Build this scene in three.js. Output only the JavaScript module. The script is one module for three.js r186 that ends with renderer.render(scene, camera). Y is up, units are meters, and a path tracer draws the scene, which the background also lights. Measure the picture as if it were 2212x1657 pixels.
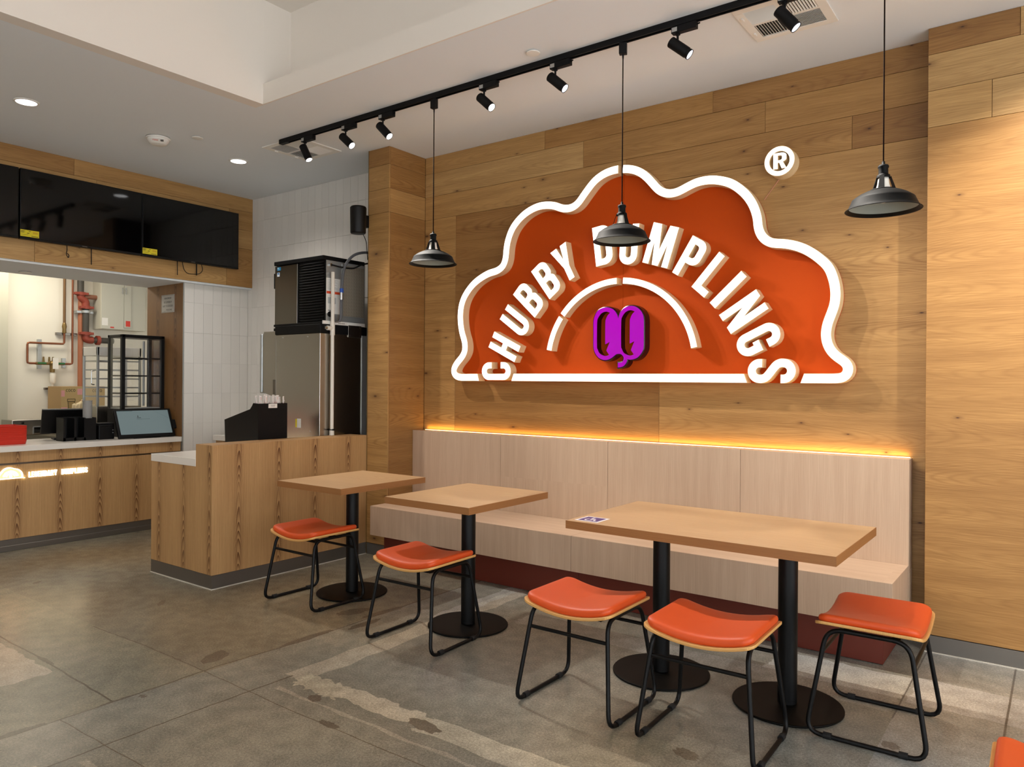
import * as THREE from 'three';
import { RoundedBoxGeometry } from 'three/addons/geometries/RoundedBoxGeometry.js';
import { mergeGeometries, mergeVertices, toCreasedNormals } from 'three/addons/utils/BufferGeometryUtils.js';
import { RectAreaLightUniformsLib } from 'three/addons/lights/RectAreaLightUniformsLib.js';
import { FontLoader } from 'three/addons/loaders/FontLoader.js';
import { TextGeometry } from 'three/addons/geometries/TextGeometry.js';
import { createNoise2D } from 'simplex-noise';

/* ---------- camera, sky, exposure ---------- */
RectAreaLightUniformsLib.init();
const scene = new THREE.Scene();
const camera = new THREE.PerspectiveCamera(54.336, 2212 / 1657, 0.05, 200);
camera.position.set(0, 1.405, 0);
camera.rotation.set(-0.0006, 0.6375, 0.0071, 'YXZ');
scene.add(camera);
const renderer = new THREE.WebGLRenderer({ antialias: true });
renderer.toneMapping = THREE.LinearToneMapping;
renderer.toneMappingExposure = 1.14;
renderer.shadowMap.enabled = true;
const SKY = 3.8;                                    // overcast daylight outside the shop windows
scene.background = new THREE.Color().setRGB(0.93, 0.97, 1.0);
scene.backgroundIntensity = SKY;
const LAMP = { track: 8.5, down: 6, kitchen: 8, led: 17, sign: 1.5 };   // strengths of the room's lamps

/* ---------- helpers ---------- */
function rng(seed) { let s = seed >>> 0; return () => { s = (s + 0x6d2b79f5) | 0; let t = Math.imul(s ^ (s >>> 15), 1 | s); t = (t + Math.imul(t ^ (t >>> 7), 61 | t)) ^ t; return ((t ^ (t >>> 14)) >>> 0) / 4294967296; }; }
const R = rng(7), N2 = createNoise2D(rng(11)), N3 = createNoise2D(rng(23));
const clamp = THREE.MathUtils.clamp, lerp = THREE.MathUtils.lerp, smooth = THREE.MathUtils.smoothstep;
const used = {};
function numbered(n) { const k = used[n] = (used[n] ?? -1) + 1; return k ? n + '_' + String(k).padStart(3, '0') : n; }
function tag(o, label, category, group) { o.userData = { label, category }; if (group) o.userData.group = group; return o; }
function thing(name, label, category, [x, y, z] = [0, 0, 0], turn = 0, group) {
  const o = new THREE.Group(); o.name = numbered(name); o.position.set(x, y, z); o.rotation.y = turn; tag(o, label, category, group); scene.add(o); return o;
}
function part(name, geo, mat, parent, label) {
  const m = new THREE.Mesh(geo, mat); m.name = name; m.castShadow = m.receiveShadow = true; parent.add(m); if (label) m.userData = { label }; return m;
}
function solo(name, geo, mat, label, category, pos = [0, 0, 0], group) {
  const m = part(numbered(name), geo, mat, scene); m.position.set(...pos); return tag(m, label, category, group);
}
function copy(src, [x, y, z], turn, label) {
  const base = src.name.replace(/_\d{3}$/, ''), c = src.clone(); c.name = numbered(base); c.position.set(x, y, z); c.rotation.y = turn;
  c.userData = { ...src.userData, label }; scene.add(c); return c;
}
function structure(name) { const g = new THREE.Group(); g.name = name; g.userData = { kind: 'structure' }; scene.add(g); return g; }
function structMesh(name, geo, mat) { const m = part(name, geo, mat, scene); m.userData = { kind: 'structure' }; return m; }
const merge = (a) => mergeGeometries(a.map((g) => { const h = g.index ? g.toNonIndexed() : g; for (const k of Object.keys(h.attributes)) if (!['position', 'normal', 'uv'].includes(k)) h.deleteAttribute(k); return h; }));
// uv in metres: u runs along the grain axis
function uvBox(geo, grain = 'x', du = 0, dv = 0) {
  const g = geo.index ? geo.toNonIndexed() : geo, p = g.attributes.position, n = g.attributes.normal, uv = new Float32Array(p.count * 2);
  for (let i = 0; i < p.count; i += 3) {
    let ax = 0, ay = 0, az = 0;
    for (let k = 0; k < 3; k++) { ax += Math.abs(n.getX(i + k)); ay += Math.abs(n.getY(i + k)); az += Math.abs(n.getZ(i + k)); }
    const face = ax > ay && ax > az ? 'x' : ay > az ? 'y' : 'z', rest = ['x', 'y', 'z'].filter((a) => a !== face);
    const ua = rest.includes(grain) ? grain : rest[0], va = rest.find((a) => a !== ua);
    for (let k = 0; k < 3; k++) {
      const q = { x: p.getX(i + k), y: p.getY(i + k), z: p.getZ(i + k) };
      uv[(i + k) * 2] = q[ua] + du; uv[(i + k) * 2 + 1] = q[va] + dv;
    }
  }
  g.setAttribute('uv', new THREE.BufferAttribute(uv, 2)); return g;
}
// box from corner to corner
function bx(x0, x1, y0, y1, z0, z1, r = 0, grain, du, dv) {
  const w = x1 - x0, h = y1 - y0, d = z1 - z0;
  let g = r ? new RoundedBoxGeometry(w, h, d, 2, Math.min(r, w / 2.01, h / 2.01, d / 2.01)) : new THREE.BoxGeometry(w, h, d);
  g.translate((x0 + x1) / 2, (y0 + y1) / 2, (z0 + z1) / 2);
  return grain ? uvBox(g, grain, du, dv) : g;
}
const V = (x, y, z) => new THREE.Vector3(x, y, z);
function rounded(pts, r, closed, seg = 6) {                // polyline with rounded corners
  const out = [], n = pts.length;
  for (let i = 0; i < n; i++) {
    const p = pts[i];
    if (!closed && (i === 0 || i === n - 1)) { out.push(p.clone()); continue; }
    const a = pts[(i + n - 1) % n], b = pts[(i + 1) % n], da = a.clone().sub(p), db = b.clone().sub(p);
    const rr = Math.min(r, da.length() * 0.49, db.length() * 0.49);
    const s = p.clone().addScaledVector(da.normalize(), rr), e = p.clone().addScaledVector(db.normalize(), rr);
    for (let k = 0; k <= seg; k++) { const t = k / seg; out.push(s.clone().multiplyScalar((1 - t) ** 2).addScaledVector(p, 2 * t * (1 - t)).addScaledVector(e, t * t)); }
  }
  return out;
}
class Poly extends THREE.Curve {                            // arc-length polyline
  constructor(p, closed) { super(); this.p = closed ? [...p, p[0]] : p; this.l = [0]; for (let i = 1; i < this.p.length; i++) this.l.push(this.l[i - 1] + this.p[i].distanceTo(this.p[i - 1])); }
  getPoint(t, o = new THREE.Vector3()) { const s = t * this.l.at(-1); let i = 1; while (i < this.l.length - 1 && this.l[i] < s) i++; const a = (s - this.l[i - 1]) / Math.max(1e-9, this.l[i] - this.l[i - 1]); return o.copy(this.p[i - 1]).lerp(this.p[i], a); }
  getPointAt(t, o) { return this.getPoint(t, o); }
}
function tube(pts, r, { bend = 0.02, closed = false, n = 0, sides = 8 } = {}) {
  const c = new Poly(rounded(pts, bend, closed), closed); return new THREE.TubeGeometry(c, n || Math.max(8, pts.length * 10), r, sides, closed);
}
function hose(pts, r, n = 40, sides = 8) { return new THREE.TubeGeometry(new THREE.CatmullRomCurve3(pts), n, r, sides); }
const lathe = (p, n = 40) => new THREE.LatheGeometry(p.map(([a, b]) => new THREE.Vector2(a, b)), n);
const cyl = (r0, r1, h, n = 28) => new THREE.CylinderGeometry(r0, r1, h, n);
function shape(pts, holes = []) { const s = new THREE.Shape(pts.map(([x, y]) => new THREE.Vector2(x, y))); for (const h of holes) s.holes.push(new THREE.Path(h.map(([x, y]) => new THREE.Vector2(x, y)))); return s; }
const extrude = (s, depth, bevel = 0, o = {}) => new THREE.ExtrudeGeometry(s, { depth, bevelEnabled: bevel > 0, bevelSize: bevel, bevelThickness: bevel, bevelSegments: 2, curveSegments: 10, ...o });
function pad(hw, hd, r, prof, bend = 0, n = 12) {           // closed cushion: rounded rectangle shrunk by s and lifted to y along a profile, then bent across x
  const edge = [];
  for (const [cx, cz, a0] of [[hw - r, hd - r, 0], [-hw + r, hd - r, 90], [-hw + r, -hd + r, 180], [hw - r, -hd + r, 270]]) {
    for (let k = 0; k <= 6; k++) { const a = (a0 + k * 15) * Math.PI / 180; edge.push([cx + Math.cos(a) * r, cz + Math.sin(a) * r]); }
    const last = edge.at(-1), nx = { 0: [-hw + r, hd], 90: [-hw, -hd + r], 180: [hw - r, -hd], 270: [hw, hd - r] }[a0];
    for (let k = 1; k < n; k++) edge.push([lerp(last[0], nx[0], k / n), lerp(last[1], nx[1], k / n)]);
  }
  const m = edge.length, pos = [], idx = [];
  for (const [s, y, o = 0] of prof) for (const [ex, ez] of edge) { const l = Math.hypot(ex, ez), x = ex * s + ex / l * o, z = ez * s + ez / l * o; pos.push(x, y + bend * x * x, z); }
  for (let i = 0; i < prof.length - 1; i++) for (let j = 0; j < m; j++) { const a = i * m + j, b = i * m + (j + 1) % m; idx.push(a, a + m, b, b, a + m, b + m); }
  const g = new THREE.BufferGeometry(); g.setAttribute('position', new THREE.Float32BufferAttribute(pos, 3)); g.setIndex(idx);
  g.setAttribute('uv', new THREE.Float32BufferAttribute(pos.flatMap((v, i) => (i % 3 === 0 ? [pos[i], pos[i + 2]] : [])), 2));
  g.computeVertexNormals(); return g;
}

/* ---------- textures ---------- */
const fbm = (f, x, y, o = 4) => { let a = 0.5, s = 0, w = 0; for (let i = 0; i < o; i++) { s += a * f(x, y); w += a; x *= 2.03; y *= 2.03; a *= 0.5; } return s / w; };
function dataTex(w, h, fn, width, height, srgb = true) {
  const d = new Uint8Array(w * h * 4), c = [0, 0, 0];
  for (let j = 0; j < h; j++) for (let i = 0; i < w; i++) { fn(((i + 0.5) / w) * width, ((j + 0.5) / h) * height, c); const k = (j * w + i) * 4; d[k] = clamp(c[0], 0, 255); d[k + 1] = clamp(c[1], 0, 255); d[k + 2] = clamp(c[2], 0, 255); d[k + 3] = 255; }
  const t = new THREE.DataTexture(d, w, h); t.magFilter = t.minFilter = THREE.LinearFilter; t.wrapS = t.wrapT = THREE.RepeatWrapping; t.repeat.set(1 / width, 1 / height);
  if (srgb) t.colorSpace = THREE.SRGBColorSpace; t.needsUpdate = true; return t;
}
function canvasTex(w, h, draw) {
  const c = document.createElement('canvas'); c.width = w; c.height = h; const g = c.getContext('2d'); draw(g, w, h);
  const t = new THREE.CanvasTexture(c); t.colorSpace = THREE.SRGBColorSpace; return t;
}
const mixc = (c, a, b, t) => { for (let k = 0; k < 3; k++) c[k] = lerp(a[k], b[k], t); };

// oak planks: 4 m of grain in 5 rows of one plank width
const PW = 0.1925, ROWS = 6;
const knots = []; { const q = rng(5); for (let i = 0; i < 24; i++) knots.push({ x: q() * 4, y: q() * PW * ROWS, r: 0.003 + 0.012 * q() * q() * q(), e: 0.4 + q() * 0.6 }); }
const rowSeed = Array.from({ length: ROWS }, (_, i) => ({ yc: PW * (0.2 + 0.6 * R()), f: 7 + 4 * R(), c: R() < 0.6 ? 1 : 0.35, k: 60 + 90 * R(), d: R() < 0.5 ? 1 : -1 }));
const oakTex = dataTex(2048, 1024, (x, y, c) => {
  const row = Math.min(ROWS - 1, Math.floor(y / PW)), s = rowSeed[row], oy = row * 7.31;
  let yy = y, dark = 0;
  for (const k of knots) {
    const dx = (x - k.x), dy = (y - k.y), rr = (dx * dx) / (k.r * k.r * 9) + (dy * dy) / (k.r * k.r * 2.2 * k.e);
    if (rr < 60) { yy += Math.sign(dy || 1) * k.r * 1.5 * Math.exp(-rr * 0.10); dark = Math.max(dark, Math.exp(-rr * 1.1), 0.33 * Math.exp(-rr * 0.16)); }
  }
  const w = 0.016 * N2(x * 0.9, yy * 5 + oy) + 0.004 * N2(x * 3.2, yy * 22 + oy), t = yy - row * PW - s.yc + w;
  const ph = (s.d * x * 0.8 + s.k * t * t + 0.35 * N3(x * 0.5, oy + yy * 3)) * s.f;
  const ring = Math.pow(0.5 + 0.5 * Math.sin(ph * 6.283), 3) * s.c * (0.45 + 0.55 * smooth(N3(x * 0.4 + oy, yy * 4), -0.5, 0.5));
  const streak = fbm(N3, x * 1.6 + oy, (yy + w) * 130, 3), fine = N2(x * 9, yy * 620), broad = fbm(N2, x * 0.7, yy * 9 + oy, 2);
  const v = 0.48 + 0.2 * broad + 0.3 * streak + 0.13 * fine;
  mixc(c, [154, 116, 68], [212, 174, 117], clamp(v, 0, 1));
  const q = ring * 0.2; c[0] *= 1 - q * 0.55; c[1] *= 1 - q * 0.72; c[2] *= 1 - q * 0.9;
  c[0] = lerp(c[0], 62, dark * 0.9); c[1] = lerp(c[1], 34, dark * 0.9); c[2] = lerp(c[2], 16, dark * 0.9);
}, 4, PW * ROWS);
// ash veneer: one leaf 0.328 m wide that repeats, 1.1 m high, with a flame figure up its middle (u = height, v = across)
const LEAF = 0.328;
const ashTex = dataTex(1024, 384, (u, v, c) => {
  const t = v - LEAF / 2, w = 0.004 * N2(u * 2.2, v * 30), tt = Math.abs(t + w);
  const flame = 1 - smooth(tt, 0.016, 0.034), ph = (u * 13 + tt * tt * 2900 + 0.5 * N3(u * 3, 4.2));
  const ring = Math.pow(ph - Math.floor(ph), 2.2) * flame * smooth(N3(u * 1.6, 9), -0.7, 0.3);
  const rim = Math.exp(-(((tt - 0.033) / 0.0025) ** 2)) * 0.6;
  const lines = fbm(N3, u * 1.1, (v + w * 0.5) * 150, 3), fine = N2(u * 14, v * 900);
  const tone = 0.5 + 0.09 * Math.sin((v / LEAF) * 6.283 + 1) + 0.34 * lines + 0.14 * fine;
  mixc(c, [158, 118, 74], [206, 164, 112], clamp(tone, 0, 1));
  const q = 0.85 * ring + 0.2 * rim; c[0] *= 1 - q * 0.6; c[1] *= 1 - q * 0.75; c[2] *= 1 - q * 0.9;
}, 1.1, LEAF);
// pale laminate with fine streaks along u
const beigeTex = dataTex(256, 1024, (u, v, c) => {
  const s = fbm(N3, u * 0.6, v * 330, 3), b = fbm(N2, u * 0.8 + 3, v * 14, 2), f = N2(u * 5, v * 900);
  mixc(c, [184, 153, 127], [213, 186, 160], clamp(0.5 + 0.3 * s + 0.2 * b + 0.22 * f, 0, 1));
}, 1, 0.9);
// table tops
const topTex = dataTex(1024, 512, (x, y, c) => {
  const w = 0.012 * N2(x * 1.4 + 9, y * 8), t = y - 0.4 + w, board = Math.floor((y + 0.03) / 0.145);
  const ring = Math.pow(0.5 + 0.5 * Math.sin((x * 0.9 + t * t * 40 + 0.6 * N3(x * 0.8, y * 5 + 2)) * 40), 3) * 0.5;
  const v = 0.5 + 0.22 * fbm(N3, x * 1.6 + board * 5, (y + w) * 120, 3) + 0.08 * N2(x * 9, y * 600) + 0.10 * N2(board * 3.7, 1.3);
  mixc(c, [184, 146, 104], [216, 182, 138], clamp(v, 0, 1)); const q = ring * 0.13; c[0] *= 1 - q * 0.6; c[1] *= 1 - q; c[2] *= 1 - q * 1.4;
}, 1.3, 0.8);
const plyTex = dataTex(512, 64, (x, y, c) => { const l = Math.floor(y / 0.0021) % 2; mixc(c, [206, 150, 84], [232, 182, 112], clamp(0.5 + (l ? 0.25 : -0.2) + 0.2 * N3(x * 6, y * 700), 0, 1)); }, 0.5, 0.06);
// vinyl pebble
const vinylBump = dataTex(256, 256, (x, y, c) => { const v = 128 + 70 * fbm(N2, x * 420, y * 420, 2); c[0] = c[1] = c[2] = v; }, 0.12, 0.12, false);
// polished old concrete, laid out in metres over the seen floor (x -7.6 .. 0.6, z -5 .. -0.9), mirrored beyond
function slabTexture(FX, FZ, FW, FH, base) {
const floorTex = canvasTex(2048, 2048, (g, w, h) => {
  const X = (x) => ((x - FX) / FW) * w, Z = (z) => ((z - FZ) / FH) * h, q = rng(31), s = w / FW, sz = h / FH;
  g.fillStyle = base; g.fillRect(0, 0, w, h);
  const poly = (p, fill) => { g.fillStyle = fill; g.beginPath(); p.forEach(([x, z], i) => (i ? g.lineTo(X(x), Z(z)) : g.moveTo(X(x), Z(z)))); g.closePath(); g.fill(); };
  const ragged = (x0, x1, z0, z1, fill, jag = 0.02) => { const p = [], n = 14; for (let i = 0; i <= n; i++) p.push([lerp(x0, x1, i / n) + (q() - 0.5) * jag, z0 + (q() - 0.5) * jag]); for (let i = 0; i <= n; i++) p.push([x1 + (q() - 0.5) * jag, lerp(z0, z1, i / n)]); for (let i = 0; i <= n; i++) p.push([lerp(x1, x0, i / n) + (q() - 0.5) * jag, z1 + (q() - 0.5) * jag]); for (let i = 0; i <= n; i++) p.push([x0 + (q() - 0.5) * jag, lerp(z1, z0, i / n)]); poly(p, fill); };
  // slab fields of slightly different tone
  ragged(-3.32, 0.7, -5, -0.9, 'rgba(138,134,122,0.4)', 0.004); ragged(-0.58, 0.6, -5, -0.9, 'rgba(162,160,154,0.5)', 0.004); ragged(-7.6, -3.33, -2.02, -0.9, 'rgba(150,142,120,0.35)', 0.004);
  ragged(-4.55, -3.9, -1.58, -1.1, 'rgba(196,176,152,0.75)', 0.02); ragged(-5.4, -4.55, -1.58, -1.2, 'rgba(180,162,140,0.5)', 0.05);
  ragged(-1.2, -0.58, -4.03, -3.74, 'rgba(190,186,176,0.75)', 0.02); ragged(-0.56, 0.5, -4.06, -3.72, 'rgba(186,184,178,0.6)', 0.02);
  ragged(-3.0, -0.6, -4.6, -4.25, 'rgba(120,112,100,0.35)', 0.05); ragged(-2.6, -0.6, -3.75, -3.55, 'rgba(172,168,158,0.45)', 0.03);
  // old partition lines left as pale strips
  ragged(-3.0, -2.86, -4.1, -2.24, 'rgba(196,184,162,0.6)', 0.035); ragged(-3.06, -2.95, -4.2, -3.3, 'rgba(190,186,178,0.5)', 0.03);
  ragged(-2.9, -2.6, -2.32, -2.19, 'rgba(200,188,164,0.75)', 0.04); ragged(-2.65, -2.1, -2.325, -2.22, 'rgba(202,190,168,0.8)', 0.03); ragged(-2.12, -0.4, -2.33, -2.2, 'rgba(198,188,168,0.7)', 0.03);
  ragged(-2.9, -1.6, -2.13, -2.11, 'rgba(188,178,158,0.5)', 0.02);
  for (let i = 0; i < 90; i++) { g.fillStyle = `rgba(${q() < 0.5 ? '96,88,74' : '182,172,152'},${0.03 + 0.06 * q()})`; g.beginPath(); g.ellipse(X(-7.6 + q() * 8.2), Z(-5 + q() * 4.1), (0.05 + 0.4 * q()) * s, (0.03 + 0.15 * q()) * s, q() * 3, 0, 7); g.fill(); }
  // saw joints and cracks
  const crack = (p, wd, col, jit = 2.8) => { g.strokeStyle = col; g.lineWidth = wd * 2.0; g.lineJoin = 'round'; g.beginPath(); p.forEach(([x, z], i) => { if (!i) { g.moveTo(X(x), Z(z)); return; } const [a, b] = p[i - 1]; for (let k = 1; k <= 14; k++) g.lineTo(X(lerp(a, x, k / 14)) + (q() - 0.5) * jit, Z(lerp(b, z, k / 14)) + (q() - 0.5) * jit); }); g.stroke(); };
  crack([[-3.33, -0.9], [-3.33, -1.6], [-3.35, -2.1], [-3.31, -2.6], [-3.33, -3.4], [-3.33, -4.3]], 1.8, 'rgb(92,82,68)'); crack([[-5.6, -1.62], [-4.2, -1.62], [-3.3, -1.59], [-2.4, -1.6], [-1.8, -1.6]], 2.2, 'rgb(90,80,64)');
  crack([[-2.97, -1.6], [-2.96, -2.25]], 1.7, 'rgb(92,82,66)'); crack([[-4.45, -2.01], [-3.9, -2.03], [-3.55, -2.03], [-2.74, -2.01], [-1.7, -2.01]], 1.5, 'rgb(104,94,78)'); crack([[-0.19, -4.48], [-0.19, -3.0], [-0.19, -1.5]], 2.2, 'rgb(98,92,84)', 0.5);
  crack([[-0.58, -4.48], [-0.58, -3.5]], 1.6, 'rgb(106,100,92)', 0.5); crack([[-6.9, -2.35], [-6.1, -2.42], [-5.4, -2.75]], 1.3, 'rgb(110,100,84)');
  // dark filler smeared over the joints
  const blob = (x, z, a, b, r, alpha = 0.8) => { g.fillStyle = `rgba(100,90,76,${alpha})`; g.beginPath(); for (let k = 0; k < 26; k++) { const t = (k / 26) * 6.283, e = 1 + 0.22 * N2(Math.cos(t) * 1.7 + x * 9, Math.sin(t) * 1.7 + z * 9), u = Math.cos(t) * a * e, v = Math.sin(t) * b * e; g.lineTo(X(x + u * Math.cos(r) - v * Math.sin(r)), Z(z + u * Math.sin(r) + v * Math.cos(r))); } g.closePath(); g.fill(); };
  blob(-3.34, -1.2, 0.03, 0.12, 0); blob(-3.31, -1.63, 0.035, 0.09, 0.2); blob(-3.33, -2.62, 0.03, 0.18, 0); blob(-3.49, -3.1, 0.05, 0.11, 0.3); blob(-3.34, -3.2, 0.03, 0.16, 0.1); blob(-3.26, -2.98, 0.03, 0.12, 0); blob(-3.47, -2.16, 0.05, 0.09, -0.5);
  blob(-2.67, -2.15, 0.04, 0.03, 0.3); blob(-2.1, -2.25, 0.09, 0.035, 0.1); blob(-2.42, -2.02, 0.06, 0.02, 0); blob(-1.15, -2.68, 0.055, 0.035, 0.4, 0.7); blob(-0.54, -3.23, 0.035, 0.03, 0.6, 0.6); blob(-5.72, -2.21, 0.04, 0.02, 0.9, 0.6); blob(-4.58, -2.48, 0.06, 0.02, 0.7, 0.6); blob(-4.1, -1.62, 0.1, 0.014, 0); blob(-3.0, -1.585, 0.08, 0.016, 0); blob(-4.15, -4.2, 0.08, 0.1, 0, 0.5); blob(-3.9, -4.05, 0.06, 0.05, 0, 0.5);
  const img = g.getImageData(0, 0, w, h), d = img.data;
  for (let j = 0; j < h; j++) for (let i = 0; i < w; i++) {
    const x = FX + (i / w) * FW, y = FZ + (j / h) * FH, k = (j * w + i) * 4, e = q();
    let n = 1 + 0.09 * fbm(N2, x * 0.9, y * 1.1, 2) + 0.06 * N3(x * 8, y * 8) + 0.07 * N2(x * 60, y * 60) + 0.07 * N3(x * 160, y * 160) + (q() - 0.5) * 0.2;
    if (e > 0.982) n *= 1.32; else if (e < 0.012) n *= 0.66;
    const warm = 0.05 * N3(x * 0.6 + 4, y * 0.6); d[k] *= n * (1 + warm); d[k + 1] *= n; d[k + 2] *= n * (1 - warm * 1.3);
  }
  g.putImageData(img, 0, 0);
});
floorTex.flipY = false; floorTex.wrapS = floorTex.wrapT = THREE.MirroredRepeatWrapping; floorTex.repeat.set(1 / FW, 1 / FH);
return floorTex; }

/* ---------- materials ---------- */
const S = (c, rough = 0.6, o = {}) => new THREE.MeshStandardMaterial({ color: c, roughness: rough, ...o });
const P = (c, rough, o) => new THREE.MeshPhysicalMaterial({ color: c, roughness: rough, ...o });
const mat = {
  paint: S('#e3dcd2', 0.85), ceiling: S('#e9edf0', 0.9), tray: S('#ece4da', 0.9), oak: [], ash: S('#ffffff', 0.5, { map: ashTex }), beige: S('#ffffff', 0.55, { map: beigeTex }), top: P('#ffffff', 0.42, { map: topTex, clearcoat: 0.15, clearcoatRoughness: 0.4 }),
  topEdge: S('#c8a682', 0.5, { map: topTex }), ply: S('#ffffff', 0.5, { map: plyTex }), maroon: S('#662414', 0.5), 
  black: P('#08080a', 0.55, { specularIntensity: 0.45 }), blackMetal: P('#060607', 0.45, { specularIntensity: 0.5 }), disc: P('#060504', 0.5, { specularIntensity: 0.28 }), blackGloss: S('#050506', 0.06), plastic: P('#060607', 0.4, { specularIntensity: 0.6 }), rubber: S('#0c0c0d', 0.8),
  vinyl: P('#d8501a', 0.48, { bumpMap: vinylBump, bumpScale: 0.0002, sheen: 0.25, sheenRoughness: 0.5, sheenColor: new THREE.Color('#ff9a70') }),
  kick: S('#7d7872', 0.35, { metalness: 0.75 }), seal: S('#cfc8bc', 0.5), steel: S('#bdb8b0', 0.24, { metalness: 1 }), steelDark: S('#8a857d', 0.3, { metalness: 1 }), galv: S('#b9bcbc', 0.4, { metalness: 0.7 }), chrome: S('#cfcfcf', 0.15, { metalness: 1 }),
  white: S('#eeebe4', 0.5), quartz: S('#e9e3da', 0.25), tile: [S('#e4e0d9', 0.32), S('#e2ded7', 0.32), S('#e6e2db', 0.32)], grout: S('#d2cdc4', 0.9), seam: S('#4a331d', 0.9),
  caulk: S('#d8d2c8', 0.7), kitchenWall: S('#ebe6d8', 0.8), glass: P('#ffffff', 0.02, { transmission: 1, thickness: 0, ior: 1.45 }), copper: S('#8f5a40', 0.42, { metalness: 0.6 }), brass: S('#8c7448', 0.4, { metalness: 0.7 }),
  redPipe: S('#93402f', 0.55), ironPipe: S('#48443e', 0.55), pvc: S('#ece6da', 0.4), hoseGrey: S('#5b5c60', 0.45), cabinet: S('#c6c3b4', 0.5), card: S('#b39468', 0.9), red: S('#c4260f', 0.4), yellow: S('#e6cf1e', 0.5),
  acrylic: S('#ecd0a2', 0.45), signOrange: P('#c04600', 0.7, { specularIntensity: 0.4 }), purple: P('#b400c8', 0.2, { clearcoat: 0.3 }), purpleSide: S('#210515', 0.25), cord: P('#120806', 0.95, { specularIntensity: 0.1 }), shadeIn: S('#8f938a', 0.7), shadeOut: P('#050607', 0.6, { specularIntensity: 0.3 }), porcelain: S('#ece7dc', 0.3),
};
for (const [c, r] of [['#f2e8da', 0.5], ['#e4d6c0', 0.52], ['#ffffff', 0.5], ['#d6c4ac', 0.5], ['#fffbf2', 0.48], ['#e8d8c0', 0.52], ['#f7efe4', 0.5], ['#cfbda6', 0.5]]) mat.oak.push(S(c, r, { map: oakTex }));
const glow = (c, s) => new THREE.MeshStandardMaterial({ color: '#ffffff', emissive: c, emissiveIntensity: s, roughness: 0.5 });
mat.signGlow = glow('#fffaf2', LAMP.sign); mat.counterGlow = glow(new THREE.Color().setRGB(1, 0.93, 0.62), 2.2); mat.counterYellow = glow(new THREE.Color().setRGB(1, 0.25, 0.004), 4.6); mat.lens = glow('#ffffff', 3); mat.lensDim = glow('#dfe9ff', 0.9); mat.ledGlow = glow(new THREE.Color().setRGB(1, 0.66, 0.22), 4.5);

/* ---------- room dimensions ---------- */
const yC = 3.2975, zS = -4.636, zCol = -4.217, xColL = -4.602, xColR = -4.359, xR = -0.595, zR = -4.486, xF = -6.824, yF = 2.375, xTile = -6.9, zTile = -4.65, xFar = -9.5, xE = 2.6, zE = 3.6, T0x = -4.416, T0z = -3.094;

/* ---------- setting ---------- */
{ // two concrete slabs that meet at the old saw joint
  const f = structure('floor'), J = -3.33;
  for (const [x0, x1, fx, fz, fw, fh, base] of [[-9.9, J, -7.6, -4.8, 4.27, 3.9, 'rgb(130,121,103)'], [J, xE, J, -4.9, 3.95, 3.2, 'rgb(136,130,116)']]) {
    const g = new THREE.BoxGeometry(x1 - x0 - 0.0015, 0.12, zE + 5.4); g.translate((x0 + x1) / 2, -0.06, (zE - 5.4) / 2);
    const p = g.attributes.position, uv = g.attributes.uv; for (let i = 0; i < p.count; i++) uv.setXY(i, p.getX(i) - fx, p.getZ(i) - fz);
    part('slab', g, P('#ffffff', 0.27, { map: slabTexture(fx, fz, fw, fh, base), specularIntensity: 0.8 }), f);
  }
}
structMesh('ceiling', merge([
  bx(xF - 0.8, T0x - 0.1, yC, yC + 0.14, zTile - 0.25, zE), bx(T0x - 0.1, xE, yC, yC + 0.1386, zTile - 0.25, T0z), bx(1.7, xE, yC, yC + 0.1386, T0z + 0.0001, zE), bx(T0x - 0.1, 1.7, yC, yC + 0.1386, 2.5, zE),       // lower ceiling round the raised tray
]), mat.ceiling);
structMesh('ceiling_tray', merge([
  bx(T0x - 0.1, T0x, yC, 4.1, T0z + 0.0001, 2.499), bx(T0x - 0.1, T0x, yC + 0.139, 4.1, -3.45, T0z), bx(T0x, 2.0, yC + 0.139, 4.1, -3.45, -3.305), bx(T0x, 2.0, yC + 0.139, 4.1, 2.8, 2.9), bx(1.9, 2.0, yC + 0.139, 4.1, -3.3, 2.79), bx(T0x - 0.1, 2.0, 4.011, 4.1, -3.45, 2.9), bx(T0x, 1.7, yC, yC + 0.1384, T0z, T0z + 0.012),
]), mat.tray);

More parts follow.
